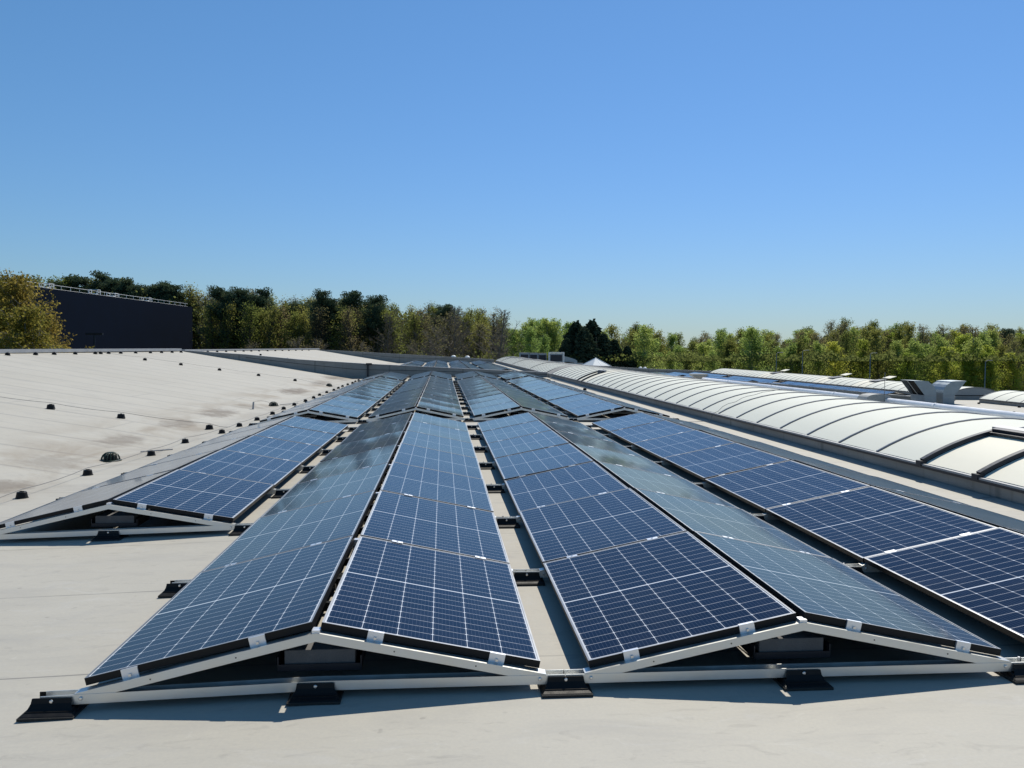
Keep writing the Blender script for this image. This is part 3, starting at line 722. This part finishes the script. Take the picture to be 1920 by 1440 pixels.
TY = [27.25, 29.05, 30.38, 32.06, 33.85, 34.36, 35.15, 36.43, 38.14, 40.01, 41.55, 43.13, 44.57, 49.5, 51.5, 53.6, 55.9, 58.2, 60.5, 63, 66, 69, 72, 75, 78.5, 82, 86]
for n_, y in enumerate(TY): holder(-13.8, y, 'black wire holder, %s from the left along the top edge of the left roof' % ordw(n_+1), 1.25)
wire([(-13.8, y, rz(-13.8, y)+.12) for y in TY], 'thin conductor wire along the top edge of the left roof')
for n_, (x, y) in enumerate(((-5.6, 58.5), (-7.2, 58.), (-8.9, 57.5), (-10.6, 57.), (-12.3, 56.6))):
    holder(x, y, 'tiny wire holder, %s up the slope on the left roof beyond the parapet' % ordw(n_+1), 1.3)
# drain guards
def drain(x, y, lab):
    r = empty('drain_guard', (x, y, rz(x, y)), label=lab, cat='drain guard', group='leaf guards over roof drains')
    b = MB(); b.lathe([(.155, .001), (.155, .012), (.135, .016), (.12, .016)], 24); b.obj('ring', M['green'], r)
    b = MB()
    for j in range(16):
        a = 2*math.pi*j/16; P = [(.128*math.cos(q)**.8*math.cos(a) if q < 1.5 else .02*math.cos(a), .128*(math.cos(q)**.8 if q < 1.5 else .15)*math.sin(a), .012+.115*math.sin(q)) for q in (0, .35, .7, 1.05, 1.35)]
        b.tube(P, .008, 5)
    b.lathe([(.05, .118), (.05, .128), (.02, .132)], 16); b.obj('cage', M['green'], r)
    b = MB(); b.lathe([(.10, .004), (.085, .07), (.03, .10)], 16); b.obj('cup', M['black'], r)
drain(-4.95, 12.62, 'dark green domed drain guard, nearest in the gutter line'); drain(-4.9, 24.2, 'dark domed drain guard beside the small upright post'); drain(-4.98, 36.5, 'dark domed drain guard farthest along the gutter line')
b = MB(); b.box(-.02, .02, -.02, .02, 0, .2); o = b.obj('marker_post', M['zinc']); o.location = (-5.12, 22.6, rz(-5.12, 22.6)); o.rotation_euler = (0, R(4), 0); tag(o, 'small grey upright post at the gutter line', 'post')
wire([(-5.12, 22.6, rz(-5.1, 22)+.2), (-5.0, 23.4, rz(-5., 23)+.19), (-4.9, 24.0, rz(-4.9, 24)+.06)], 'short wire bowing from the small grey post to the drain guard', .004, -.01)
for (x, y, a, ln, lab) in ((-4.66, 13.75, 35, .5, 'loose grey metal strip lying beside the nearest drain guard'), (-4.6, 25.0, 60, .8, 'loose dark metal strip lying behind the second drain guard')):
    b = MB(); b.box(-ln/2, ln/2, -.015, .015, 0, .012); o = b.obj('metal_strip', M['zinc']); o.location = (x, y, rz(x, y)+.004); o.rotation_euler = (0, 0, R(a)); tag(o, lab, 'metal strip')
# black conduit post on the parapet
b = MB(); b.box(-4.19, -4.10, 45.90, 45.985, -.05, .66); b.box(-4.24, -3.92, 45.86, 45.985, .60, .70)
tag(b.obj('conduit_post', M['darkmetal']), 'black upright conduit with a short arm on the grey parapet wall', 'conduit')
# conductor wire over the skylight
b = MB(); wv, rise = 3.5, .475; Rr = (wv*wv/4+rise*rise)/(2*rise); a0 = math.asin(wv/2/Rr); yb = 17.45
P = [(5.15, yb-.1, .03), (5.5, yb, .012), (5.9, yb+.05, .03), (5.95, yb+.1, .19)]
for i in range(0, 13):
    a = -a0+2*a0*i/24; P.append((7.75+Rr*math.sin(a), yb-.13+.12*abs(math.sin(i*.9)), .21+Rr*math.cos(a)-(Rr-rise)+.045+.03*math.sin(i*1.1)**2))
b.tube(P, .005, 6); tag(b.obj('conductor_wire', M['wire']), 'thin wire from the rightmost panels up over the nearest barrel skylight', 'wire')

# ------------------------------------------------------------ rear roof, plant and pyramid
rear = empty('rear_building', (0, 96, -9), label='low rear hall behind the far parapet wall carrying the air conditioning units', cat='building')
b = MB(); b.box(-12, 19, 96, 122, -9, -.75); b.box(-12.1, 19.1, 95.95, 122.1, -.749, -.62, 1); b.box(19.1, 44, 96, 122, -9, -1.75); b.box(19.11, 44.1, 95.95, 122.1, -1.749, -1.6, 1); child(b.obj('hall', [M['wallclad'], M['zinc']]), rear)
def ac(x0, x1, y, z0, z1, lab, big=False):
    r = empty('air_conditioner', ((x0+x1)/2, y, z0), label=lab, cat='air conditioner', group='air conditioning units on the rear roof'); w_ = (x1-x0)/2; h = z1-z0
    b = MB(); b.box(-w_, w_, 0, 1.0, 0, h); bevel(b.obj('cabinet', M['galv'], r), .02)
    b = MB(); b.box(-w_*.82, w_*.82, -.03, -.005, h*.12, h*.86); b.obj('grille', M['darkmetal'], r)
    b = MB(); b.box(-w_-.02, w_+.02, -.05, 1.02, h+.002, h+.05); b.obj('lid', M['white'] if big else M['zinc'], r)
    if big:
        b = MB(); b.box(w_+.0, w_+.10, -.12, -.06, -.3, h+.1); b.box(-w_-.1, -w_, -.12, -.06, -.3, h+.1); b.box(-w_-.1, w_+.1, -.12, -.06, h+.105, h+.18); b.obj('frame', M['white'], r)
zb = -.5
for k, (a, c) in enumerate(((9.3, 10.4), (10.46, 11.5), (11.56, 12.6))):
    ac(a, c, 98+.2*k, zb+.25, -.62+E_-.03*k, 'grey blue air conditioning cabinet, %s from the left behind the skylight end' % ordw(k+1))
ac(12.8, 14.5, 97.4, -1.62+E_-.1, -.66+E_, 'largest air conditioning unit with black front and white frame', True)
b = MB(); b.loft([[(x, 98.0, z0_), (x, 98.8, z0_), (x, 98.8, z1_), (x, 98.0, z1_)] for x, z0_, z1_ in ((14.72, -.05, .62), (15.3, -.05, .50), (16.0, -.15, .28), (16.3, -.25, .10))])
b.box(14.9, 16.9, 97.3, 97.7, -.32, -.18)
tag(b.obj('plant_duct', M['galv']), 'sloping grey duct to the right of the largest air conditioning unit', 'duct')
# support frame keeps cabinets off the roof
for (cx, cy, hw, zb_, zt_, lab) in ((18.57, 98.0, 1.3, -2.10+E_, -1.16+E_, 'white glazed pyramid skylight in front of the dark conifers'),):
    r = empty('pyramid_skylight', (cx, cy, zb_), label=lab, cat='pyramid skylight'); h = zt_-zb_
    cs = [(-hw, -hw), (hw, -hw), (hw, hw), (-hw, hw)]
    b = MB()
    for j in range(4):
        a_, c_ = cs[j], cs[(j+1) % 4]; b.face([(a_[0], a_[1], 0), (c_[0], c_[1], 0), (0, 0, h)])
    b.obj('glazing', M['pyr'], r)
    b = MB()
    for a_ in cs: b.tube([(a_[0], a_[1], 0), (0, 0, h+.01)], .04, 6)
    b.tube([(0, -hw, 0), (0, 0, h)], .025, 6); b.obj('glazing_bar', M['white'], r)
    b = MB(); b.box(-hw-.1, hw+.1, -hw-.1, hw+.1, -.35, -.01); b.obj('kerb', M['zinc'], r); r.rotation_euler = (0, 0, R(24))
for x, y, z, lab in ((1.3, 97, .42, 'small white dome vent behind the far parapet, left of a pair'), (2.95, 97, .38, 'small white dome vent behind the far parapet, right of a pair'),
                     (24.0, 97.5, -.82, 'small pale dome vent peeping over the far right parapet'), (24.55, 97.5, -.84, 'second small pale dome vent over the far right parapet')):
    b = MB(); b.lathe([(.2, -.42+abs(min(z, 0))*0-(z+.2 if z > 0 else .2)), (.2, 0), (.36, .02), (.38, .10), (.30, .22), (.14, .30), (.02, .32)], 18); o = b.obj('dome_vent', M['white'], None, True); o.location = (x, y, z); o.scale = (.62, .62, .75) if x > 20 else (.8, .8, .8); tag(o, lab, 'dome vent', 'white dome vents on the rear roof')

# ------------------------------------------------------------ black hall with roof rail
A_ = Vector((-50.5, 92.4, 0)); B_ = Vector((-45.9, 155., 0)); TOPZ = 7.05+E_
dirv = (B_-A_).normalized(); nrm = Vector((-dirv.y, dirv.x, 0))
A0 = A_-dirv*25; hall = empty('black_hall', (B_.x, B_.y, -9), label='tall windowless black hall with white railing along its roof, left side', cat='building')
b = MB(); C_ = B_+nrm*45; D_ = A0+nrm*45
b.loft([[(A0.x, A0.y, z), (B_.x, B_.y, z), (C_.x, C_.y, z), (D_.x, D_.y, z)] for z in (-9, TOPZ)]); child(b.obj('wall', M['black_clad']), hall)
ln_ = (B_-A0).length
b = MB()
for z in (TOPZ+.52, TOPZ+.03): b.tube([(A0.x+.3*nrm.x, A0.y+.3*nrm.y, z), (B_.x-dirv.x*1.5+.3*nrm.x, B_.y-dirv.y*1.5+.3*nrm.y, z)], .028, 6)
k = 0
while k*2.3 < ln_-1.6:
    p = A0+dirv*(k*2.3)+nrm*.3; b.tube([(p.x, p.y, TOPZ-.1), (p.x, p.y, TOPZ+.52)], .028, 6); k += 1
child(b.obj('railing', M['white']), hall)
for n_, yv in enumerate((97.2, 109.5, 122., 127.2, 139.)):
    f_ = (yv-A_.y)/dirv.y; p = A_+dirv*f_+nrm*1.0
    b = MB()
    uy = .9+.35*(n_ % 2); uh = .66+.16*(n_ % 3)/2
    for (dx, dy) in ((0, 0), (0, uy), (-1.2, 0), (-1.2, uy)): b.box(p.x+dx-.04, p.x+dx+.04, p.y+dy-.04, p.y+dy+.04, TOPZ, TOPZ+uh)
    for zz in (uh, uh*.5): b.box(p.x-.03, p.x+.03, p.y-.04, p.y+uy+.04, TOPZ+zz, TOPZ+zz+.06); b.box(p.x-1.23, p.x-1.17, p.y-.04, p.y+uy+.04, TOPZ+zz, TOPZ+zz+.06)
    b.box(p.x-1.2, p.x, p.y-.03, p.y+.03, TOPZ+uh, TOPZ+uh+.06); b.box(p.x-.8, p.x-.3, p.y+.2, p.y+uy-.2, TOPZ+.05, TOPZ+.35)
    tag(b.obj('roof_unit', M['white']), 'white framed roof unit behind the railing of the black hall, %s from the left' % ordw(n_+1), 'roof unit', 'white roof units on the black hall')
# lamp posts beyond
def lamp(px, py, D, lab, pole_z=-9):
    x = (px-960)/FPX; u = (720-py)/FPX; d = ex*x+fw+uc*u*1.0
    d = rt*x+fw+uc*u; P = d*(D/d.y); r = empty('street_lamp', (P.x, P.y, -9), label=lab, cat='street lamp', group='street lamps in front of the wood'); h = P.z+E_+9
    b = MB(); b.tube([(0, 0, 0), (0, 0, h*.5), (0, 0, h-.15), (.15, 0, h-.02), (.45, 0, h)], [.08, .065, .05, .04, .03], 8); b.obj('pole', M['lamp'], r, True)
    b = MB(); b.box(.35, .9, -.12, .12, h-.03, h+.06); bevel(b.obj('lamp_head', M['lamp'], r), .03)
lamp(1456, 661, 108, 'street lamp, leftmost of four, above the open flap of the far skylight'); lamp(1505, 657, 108, 'faint street lamp just right of the leftmost one')
lamp(1632, 662, 104, 'clearest street lamp, left of the duct cowls'); lamp(1848, 676, 100, 'street lamp above the right edge skylight')
# mast seen against the black hall
b = MB(); b.tube([(-33.5, 82, -9), (-33.5, 82, 2.6)], .09, 8); b.box(-34.3, -32.7, 81.9, 82.1, 2.55, 2.75); tag(b.obj('floodlight_mast', M['darkmetal']), 'dark floodlight mast in front of the black hall', 'mast')

# ------------------------------------------------------------ ground
b = MB(); b.face([(-1500, -1500, -9), (1500, -1500, -9), (1500, 1500, -9), (-1500, 1500, -9)])
tag(b.obj('ground', M['ground']), None, None, None, 'structure')

# ------------------------------------------------------------ trees
def leaves(rs, P, size, sx=1., flat=0.):
    n = len(P); d1 = rs.normal(size=(n, 3)); d1[:, 2] *= (1-flat); d1 /= np.linalg.norm(d1, axis=1)[:, None]
    d2 = rs.normal(size=(n, 3)); d2 -= (d2*d1).sum(1)[:, None]*d1; d2 /= np.linalg.norm(d2, axis=1)[:, None]
    s = size*rs.uniform(.55, 1.3, size=(n, 1))
    a = P-d1*s*.5; c = P+d1*s*.5; q = d2*s*.32*sx
    V = np.stack([a, P+q, c, P-q], 1).reshape(-1, 3)
    return V
def mk(name, V, nper, mat):
    me = bpy.data.meshes.new(name); n = len(V)//nper
    me.vertices.add(len(V)); me.vertices.foreach_set('co', V.astype(np.float32).ravel())
    me.loops.add(n*nper); me.loops.foreach_set('vertex_index', np.arange(n*nper, dtype=np.int32))
    me.polygons.add(n); me.polygons.foreach_set('loop_start', np.arange(0, n*nper, nper, dtype=np.int32)); me.polygons.foreach_set('loop_total', np.full(n, nper, dtype=np.int32))
    me.materials.append(mat); me.update(); me.validate(); return me
def tubes(segs):
    """segs: list of (polyline Nx3, radii) -> MB with 4-sided tubes"""
    b = MB()
    for p, r in segs: b.tube(p, r, 4 if r[0] < .07 else 6, 0, False)
    return b
def tree(kind, seed):
    rs = np.random.RandomState(seed); H = 16.; segs = []; tips = []
    def limb(p, d, ln, r0, n=4, droop=0., rise=0., wob=.18):
        pts = [np.array(p, float)]; d = np.array(d, float); d /= np.linalg.norm(d)
        for i in range(n):
            d = d+rs.normal(size=3)*wob; d[2] += rise-droop; d /= np.linalg.norm(d); pts.append(pts[-1]+d*ln/n)
        segs.append((pts, [r0*(1-.75*i/n) for i in range(n+1)])); return pts, d
    tr_, _ = limb((0, 0, 0), (rs.normal()*.03, rs.normal()*.03, 1), H*.97, .30 if kind in ('wood', 'thin') else .20 if kind != 'shrub' else .05, 8, 0, .12, .05)
    def tp(u): i = min(int(u*8), 7); f = u*8-i; return tr_[i]*(1-f)+tr_[i+1]*f
    L_ = []
    if kind == 'pine':
        for k in range(42):
            u = rs.uniform(.50, .99); a = rs.uniform(0, 6.283); ln = (1.12-u)**.8*H*.27*rs.uniform(.5, 1.2)+.4
            pts, d = limb(tp(u), (math.cos(a), math.sin(a), .35), ln, .06, 3, 0, .1)
            for q in (1, 2, 3):
                c = pts[q]; n = 120; g = rs.normal(size=(n, 3)); g /= np.linalg.norm(g, axis=1)[:, None]; g *= rs.uniform(0, 1, (n, 1))**.45*np.array([1.1, 1.1, .55])*(.34+.17*q); L_.append(c+g)
        sz, mat, bark, fl = .21, 'l_pine', 'bark', .2
    elif kind == 'conifer':
        n = 22000; z = H*(1-rs.uniform(0, 1, n)**.62*.99); rad = (1-z/H)**.86*H*.30+.2
        a = rs.uniform(0, 6.283, n); lob = 1+.12*np.sin(a*7+z*1.3)+.10*np.sin(z*5+a*3); rr = rad*lob*rs.uniform(.35, 1.05, n)**.6
        L_.append(np.stack([rr*np.cos(a), rr*np.sin(a), z+rs.normal(size=n)*.15], 1)); sz, mat, bark, fl = .46, 'l_con', 'bark', 0.
    else:
        par = {'olive': (38, .18, .38, .65, .0, 9500, .21, 'l_olive', 'bark'), 'brown': (38, .18, .38, .8, .0, 6000, .18, 'l_brown', 'twig'), 'birch': (44, .10, .36, .55, .09, 17000, .21, 'l_birch', 'bark_pale'),
               'wood': (36, .50, .27, 1.15, .0, 4300, .18, 'l_olive', 'bark'), 'thin': (36, .45, .28, 1.2, .0, 2600, .17, 'l_brown', 'bark'),
               'bright': (38, .08, .32, .6, .12, 15000, .22, 'l_bright', 'bark'), 'gold': (50, .10, .44, .55, .12, 24000, .19, 'l_gold', 'bark_pale'), 'bare': (40, .20, .38, 1.0, .0, 260, .14, 'l_brown', 'twig'),
               'shrub': (60, .02, .42, .9, .02, 2600, .16, 'l_brown', 'twig')}[kind]
        nb, h0, ln0, ang, droop, nl, sz, mat, bark = par; fl = 0; C = []
        for k in range(nb):
            u = h0+(.97-h0)*((k+rs.uniform())/nb); a = k*2.4+rs.normal()*.4
            ln = ln0*H*(1.08-u)**.8*rs.uniform(.7, 1.15)*(.75 if u < h0+.12 else 1)
            pts, d = limb(tp(u), (math.cos(a), math.sin(a), ang), ln, .085*(1.2-u), 5, droop*.3, .06)
            for q in range(1, 6):
                for _ in range(3 if kind in ('bare', 'brown', 'shrub', 'thin') else 2):
                    a2 = rs.uniform(0, 6.283); dd = d*.6+np.array([math.cos(a2), math.sin(a2), .4])
                    sp, _d = limb(pts[q], dd, ln*.30*rs.uniform(.6, 1.2), .022, 3, droop, .05, .25); C += [sp[1], sp[2], sp[3], sp[3]]
                    if kind in ('bare', 'brown', 'shrub', 'thin'):
                        for _k in range(2):
                            a3 = rs.uniform(0, 6.283); limb(sp[2], (math.cos(a3), math.sin(a3), .8), ln*.16, .013, 2, 0, .05, .2)
        C = np.array(C); idx = rs.randint(0, len(C), nl); keep = rs.uniform(0, 1, len(C))**1.3
        idx = idx[rs.uniform(0, 1, nl) < keep[idx]+.25]
        g = rs.normal(size=(len(idx), 3)); g /= np.linalg.norm(g, axis=1)[:, None]; g *= rs.uniform(0, 1, (len(idx), 1))**.5*(.9 if kind in ('wood', 'thin') else .7)
        if droop > .05: g[:, 2] = -np.abs(rs.normal(size=len(idx)))*.55+.1
        L_.append(C[idx]+g)
    P = np.concatenate(L_); V = leaves(rs, P, sz, 1.2, fl)
    return tubes(segs).mesh('trunk', [M[bark]]), mk('crown', V, 4, M[mat])
PROTO = {k: [tree(k, 10*i+j*101+3) for j in range(nv)] for i, (k, nv) in enumerate((('pine', 3), ('conifer', 2), ('olive', 4), ('brown', 3), ('wood', 4), ('thin', 3), ('birch', 4), ('bright', 2), ('gold', 1), ('bare', 3), ('shrub', 2)))}
DESC = {'pine': ('pine_tree', 'tall dark green pine', 'pine tree'), 'conifer': ('conifer_tree', 'very dark dense conifer', 'conifer'), 'olive': ('spring_tree', 'olive green spring tree', 'tree'),
        'brown': ('budding_tree', 'brownish budding tree', 'tree'), 'wood': ('woodland_tree', 'slender olive green tree with bare trunk', 'tree'), 'thin': ('woodland_tree', 'slender sparse brown tree', 'tree'), 'birch': ('birch_tree', 'light green birch', 'birch tree'), 'bright': ('willow_tree', 'bright yellow green tree', 'tree'), 'gold': ('birch_tree', 'golden leafed birch', 'birch tree'),
        'bare': ('bare_tree', 'leafless grey brown tree', 'bare tree'), 'shrub': ('bushy_tree', 'low round brown twiggy tree', 'tree')}
def zone(px):
    for lim, s in ((60, 'left edge of the picture'), (360, 'behind the black hall'), (470, 'just right of the black hall'), (620, 'above the left roof edge'), (800, 'above the far parapet'), (960, 'left of the gap in the tree line'),
                   (1060, 'above the air conditioning units'), (1180, 'above the pyramid skylight'), (1330, 'left of the far skylight'), (1480, 'above the far skylight'), (1640, 'behind the street lamps'), (1800, 'above the duct cowls')):
        if px < lim: return s
    return 'at the right edge'
trees = []
def add_tree(kind, px, py, D, wide=1., row='front'):
    x = (px-960)/FPX; u = (720-py)/FPX; d = rt*x+fw+uc*u; P = d*(D/d.y)
    trees.append((kind, px, P.x, P.y, P.z+E_+9, wide, row))
sky_pts = [(-60, 512), (0, 520), (30, 518), (110, 512), (150, 518), (200, 509), (240, 520), (265, 520), (300, 533), (330, 530), (360, 540), (385, 532), (420, 546), (445, 540), (490, 540), (520, 552), (560, 554), (595, 548), (620, 556),
           (660, 552), (680, 555), (712, 558), (740, 565), (780, 566), (830, 566), (860, 570), (900, 574), (930, 580), (945, 598), (957, 612), (970, 606), (990, 600), (1010, 597), (1040, 594), (1060, 606), (1130, 612), (1170, 614), (1205, 608), (1240, 624),
           (1270, 633), (1300, 632), (1350, 620), (1400, 612), (1420, 608), (1440, 630), (1480, 616), (1520, 612), (1560, 602), (1600, 608), (1640, 604), (1700, 606), (1750, 614), (1800, 610), (1850, 612), (1890, 619), (1920, 616), (2000, 616)]
def skyl(px):
    for (a, ya), (c, yc) in zip(sky_pts, sky_pts[1:]):
        if px <= c: return ya+(yc-ya)*(px-a)/(c-a)
    return 616
tr = random.Random(21)
# named trees
for px, py in ((18, 510), (112, 506), (152, 512), (192, 502), (236, 516), (262, 514), (296, 528), (331, 521), (424, 531), (447, 533), (489, 531), (596, 537), (612, 552), (659, 540), (711, 548), (835, 566), (1884, 612)): add_tree('pine', px, py, 170 if px < 360 else 139, .95 if px < 360 else .85, 'back')
add_tree('gold', 28, 494, 72, .95); add_tree('gold', 92, 572, 70, 1.15); add_tree('gold', -30, 500, 74, 1.1); add_tree('gold', 55, 560, 66, 1.1)
for px, py, D, wd in ((1080, 600, 112, 1.45), (1110, 597, 113, 1.5), (1064, 632, 110, 1.2), (1152, 634, 111, 1.3), (1176, 646, 111, 1.2), (1132, 622, 111, 1.3), (1096, 612, 110, 1.5)): add_tree('conifer', px, py, D, wd)
add_tree('shrub', 813, 606, 118, 1.5); add_tree('shrub', 560, 628, 120, 1.5); add_tree('shrub', 484, 636, 119, 1.1); add_tree('shrub', 672, 636, 118, 1.1); add_tree('shrub', 600, 632, 121, 1.2); add_tree('shrub', 772, 634, 120, 1.)
add_tree('bare', 920, 568, 119, 1.3); add_tree('bare', 866, 562, 128, 1.1); add_tree('bare', 388, 520, 160, .7); add_tree('bare', 408, 530, 142, .6); add_tree('bare', 1850, 610, 150, 1.2); add_tree('bare', 1915, 612, 150, 1.1)
for px, py in ((1776, 640), (1800, 648), (1862, 636), (1845, 650), (1700, 652), (1905, 652)): add_tree('bright', px, py, 112, 1.)
add_tree('birch', 1206, 602, 112, 1.); add_tree('birch', 1418, 603, 112, 1.1); add_tree('birch', 1040, 590, 132, .8); add_tree('birch', 1010, 594, 134, .8); add_tree('birch', 985, 598, 130, .8); add_tree('brown', 1563, 597, 128, .9)
# rows that fill the wood
def pick(px):
    r = tr.random()
    if px < 350: return 'olive' if r < .45 else 'brown' if r < .7 else 'pine'
    if px < 720: return 'wood' if r < .58 else 'thin' if r < .84 else 'olive' if r < .90 else 'pine'
    if px < 950: return 'wood' if r < .46 else 'thin' if r < .78 else 'bare' if r < .92 else 'olive'
    if px < 1060: return 'birch' if r < .8 else 'olive'
    if px < 1540: return 'birch' if r < .58 else 'olive' if r < .85 else 'brown'
    return 'birch' if r < .38 else 'olive' if r < .72 else 'brown' if r < .9 else 'bright'
for row, (D0, step, dy) in enumerate(((127, 27, 17), (141, 22, 5), (158, 20, -1))):
    px = -40+row*9
    while px < 1990:
        if not (px < 384 and row < 2) and not (935 < px < 962 and row < 3):
            kind = pick(px); kind = 'olive' if kind == 'pine' and row == 0 else kind; py = skyl(px)+dy+(tr.uniform(-15, 9) if px > 950 else tr.uniform(-5, 9))
            D = D0*(1.06 if px < 950 else .93)+tr.uniform(-5, 5)
            if px < 384: D = 172
            if 1040 < px < 1195 and row < 2: px += step; continue
            add_tree(kind, px, py, D, tr.uniform(.75, 1.25), 'row')
        px += step*tr.uniform(.75, 1.25)*(.8 if 350 < px < 950 else 1)
trees.sort(key=lambda t: t[1]); cnt = {}
for kind, px, x, y, h, wd, row in trees:
    nm, ds, cat = DESC[kind]; z = zone(px); cnt[(kind, z)] = cnt.get((kind, z), 0)+1; n = cnt[(kind, z)]
    tot = sum(1 for t in trees if t[0] == kind and zone(t[1]) == z)
    lab = ('%s %s' % (ds, z)) if tot == 1 else '%s %s %s' % (ordw(n), ds, z)
    r = empty(nm, (x, y, -9), (0, 0, tr.uniform(0, 6.28)), lab, cat, 'trees of the wood around the factory')
    tm, cm = PROTO[kind][tr.randrange(len(PROTO[kind]))]; s = h/16.4; ws = s*wd*(1.12 if px < 960 and row == 'row' else .98)
    r.scale = (ws, ws, s)
    put('trunk', tm, r); put('crown', cm, r)
# the depth of the wood behind, and its undergrowth
rs = np.random.RandomState(5); n = 150000
px = rs.uniform(-100, 2020, n); D = rs.uniform(165, 200, n)
sk = np.array([skyl(p) for p in px]); bk = np.floor(px/9+rs.uniform(-.5, .5, n)); top = sk+18+16*np.modf(np.abs(np.sin(bk*78.233)*437.5))[0]; v = rs.uniform(0, 1, n)**.75; py = top+(676-top)*v
xx = (px-960)/FPX; uu = (720-py)/FPX
rtv, fwv, ucv = np.array(rt), np.array(fw), np.array(uc)
d = rtv[None]*xx[:, None]+fwv[None]+ucv[None]*uu[:, None]; P = d*(D/d[:, 1])[:, None]; P[:, 2] += E_
o = put('distant_wood', mk('distant_wood', leaves(rs, P, .6, 1.3), 4, leafmat('distant_leaves', (.11, .125, .038), (.17, .19, .055), (.20, .20, .065), .6, .06)))
tag(o, 'dense mass of wood behind the front trees', 'wood', None, 'stuff')
n = 16000; px = rs.uniform(360, 2020, n); D = rs.uniform(124, 136, n); D = np.where(px > 950, D-16, D)
py = 676-rs.uniform(0, 1, n)**1.5*(11+5*np.sin(px*.05)+4*np.sin(px*.17)); xx = (px-960)/FPX; uu = (720-py)/FPX
d = rtv[None]*xx[:, None]+fwv[None]+ucv[None]*uu[:, None]; P = d*(D/d[:, 1])[:, None]; P[:, 2] += E_
o = put('undergrowth', mk('undergrowth', leaves(rs, P, .42, 1.2), 4, leafmat('undergrowth_leaves', (.12, .15, .035), (.17, .19, .05), (.19, .18, .06), .6, .12)))
tag(o, 'low undergrowth at the foot of the wood', 'undergrowth', None, 'stuff')
print('panels', npan, 'trees', len(trees), 'objects', len(bpy.data.objects))
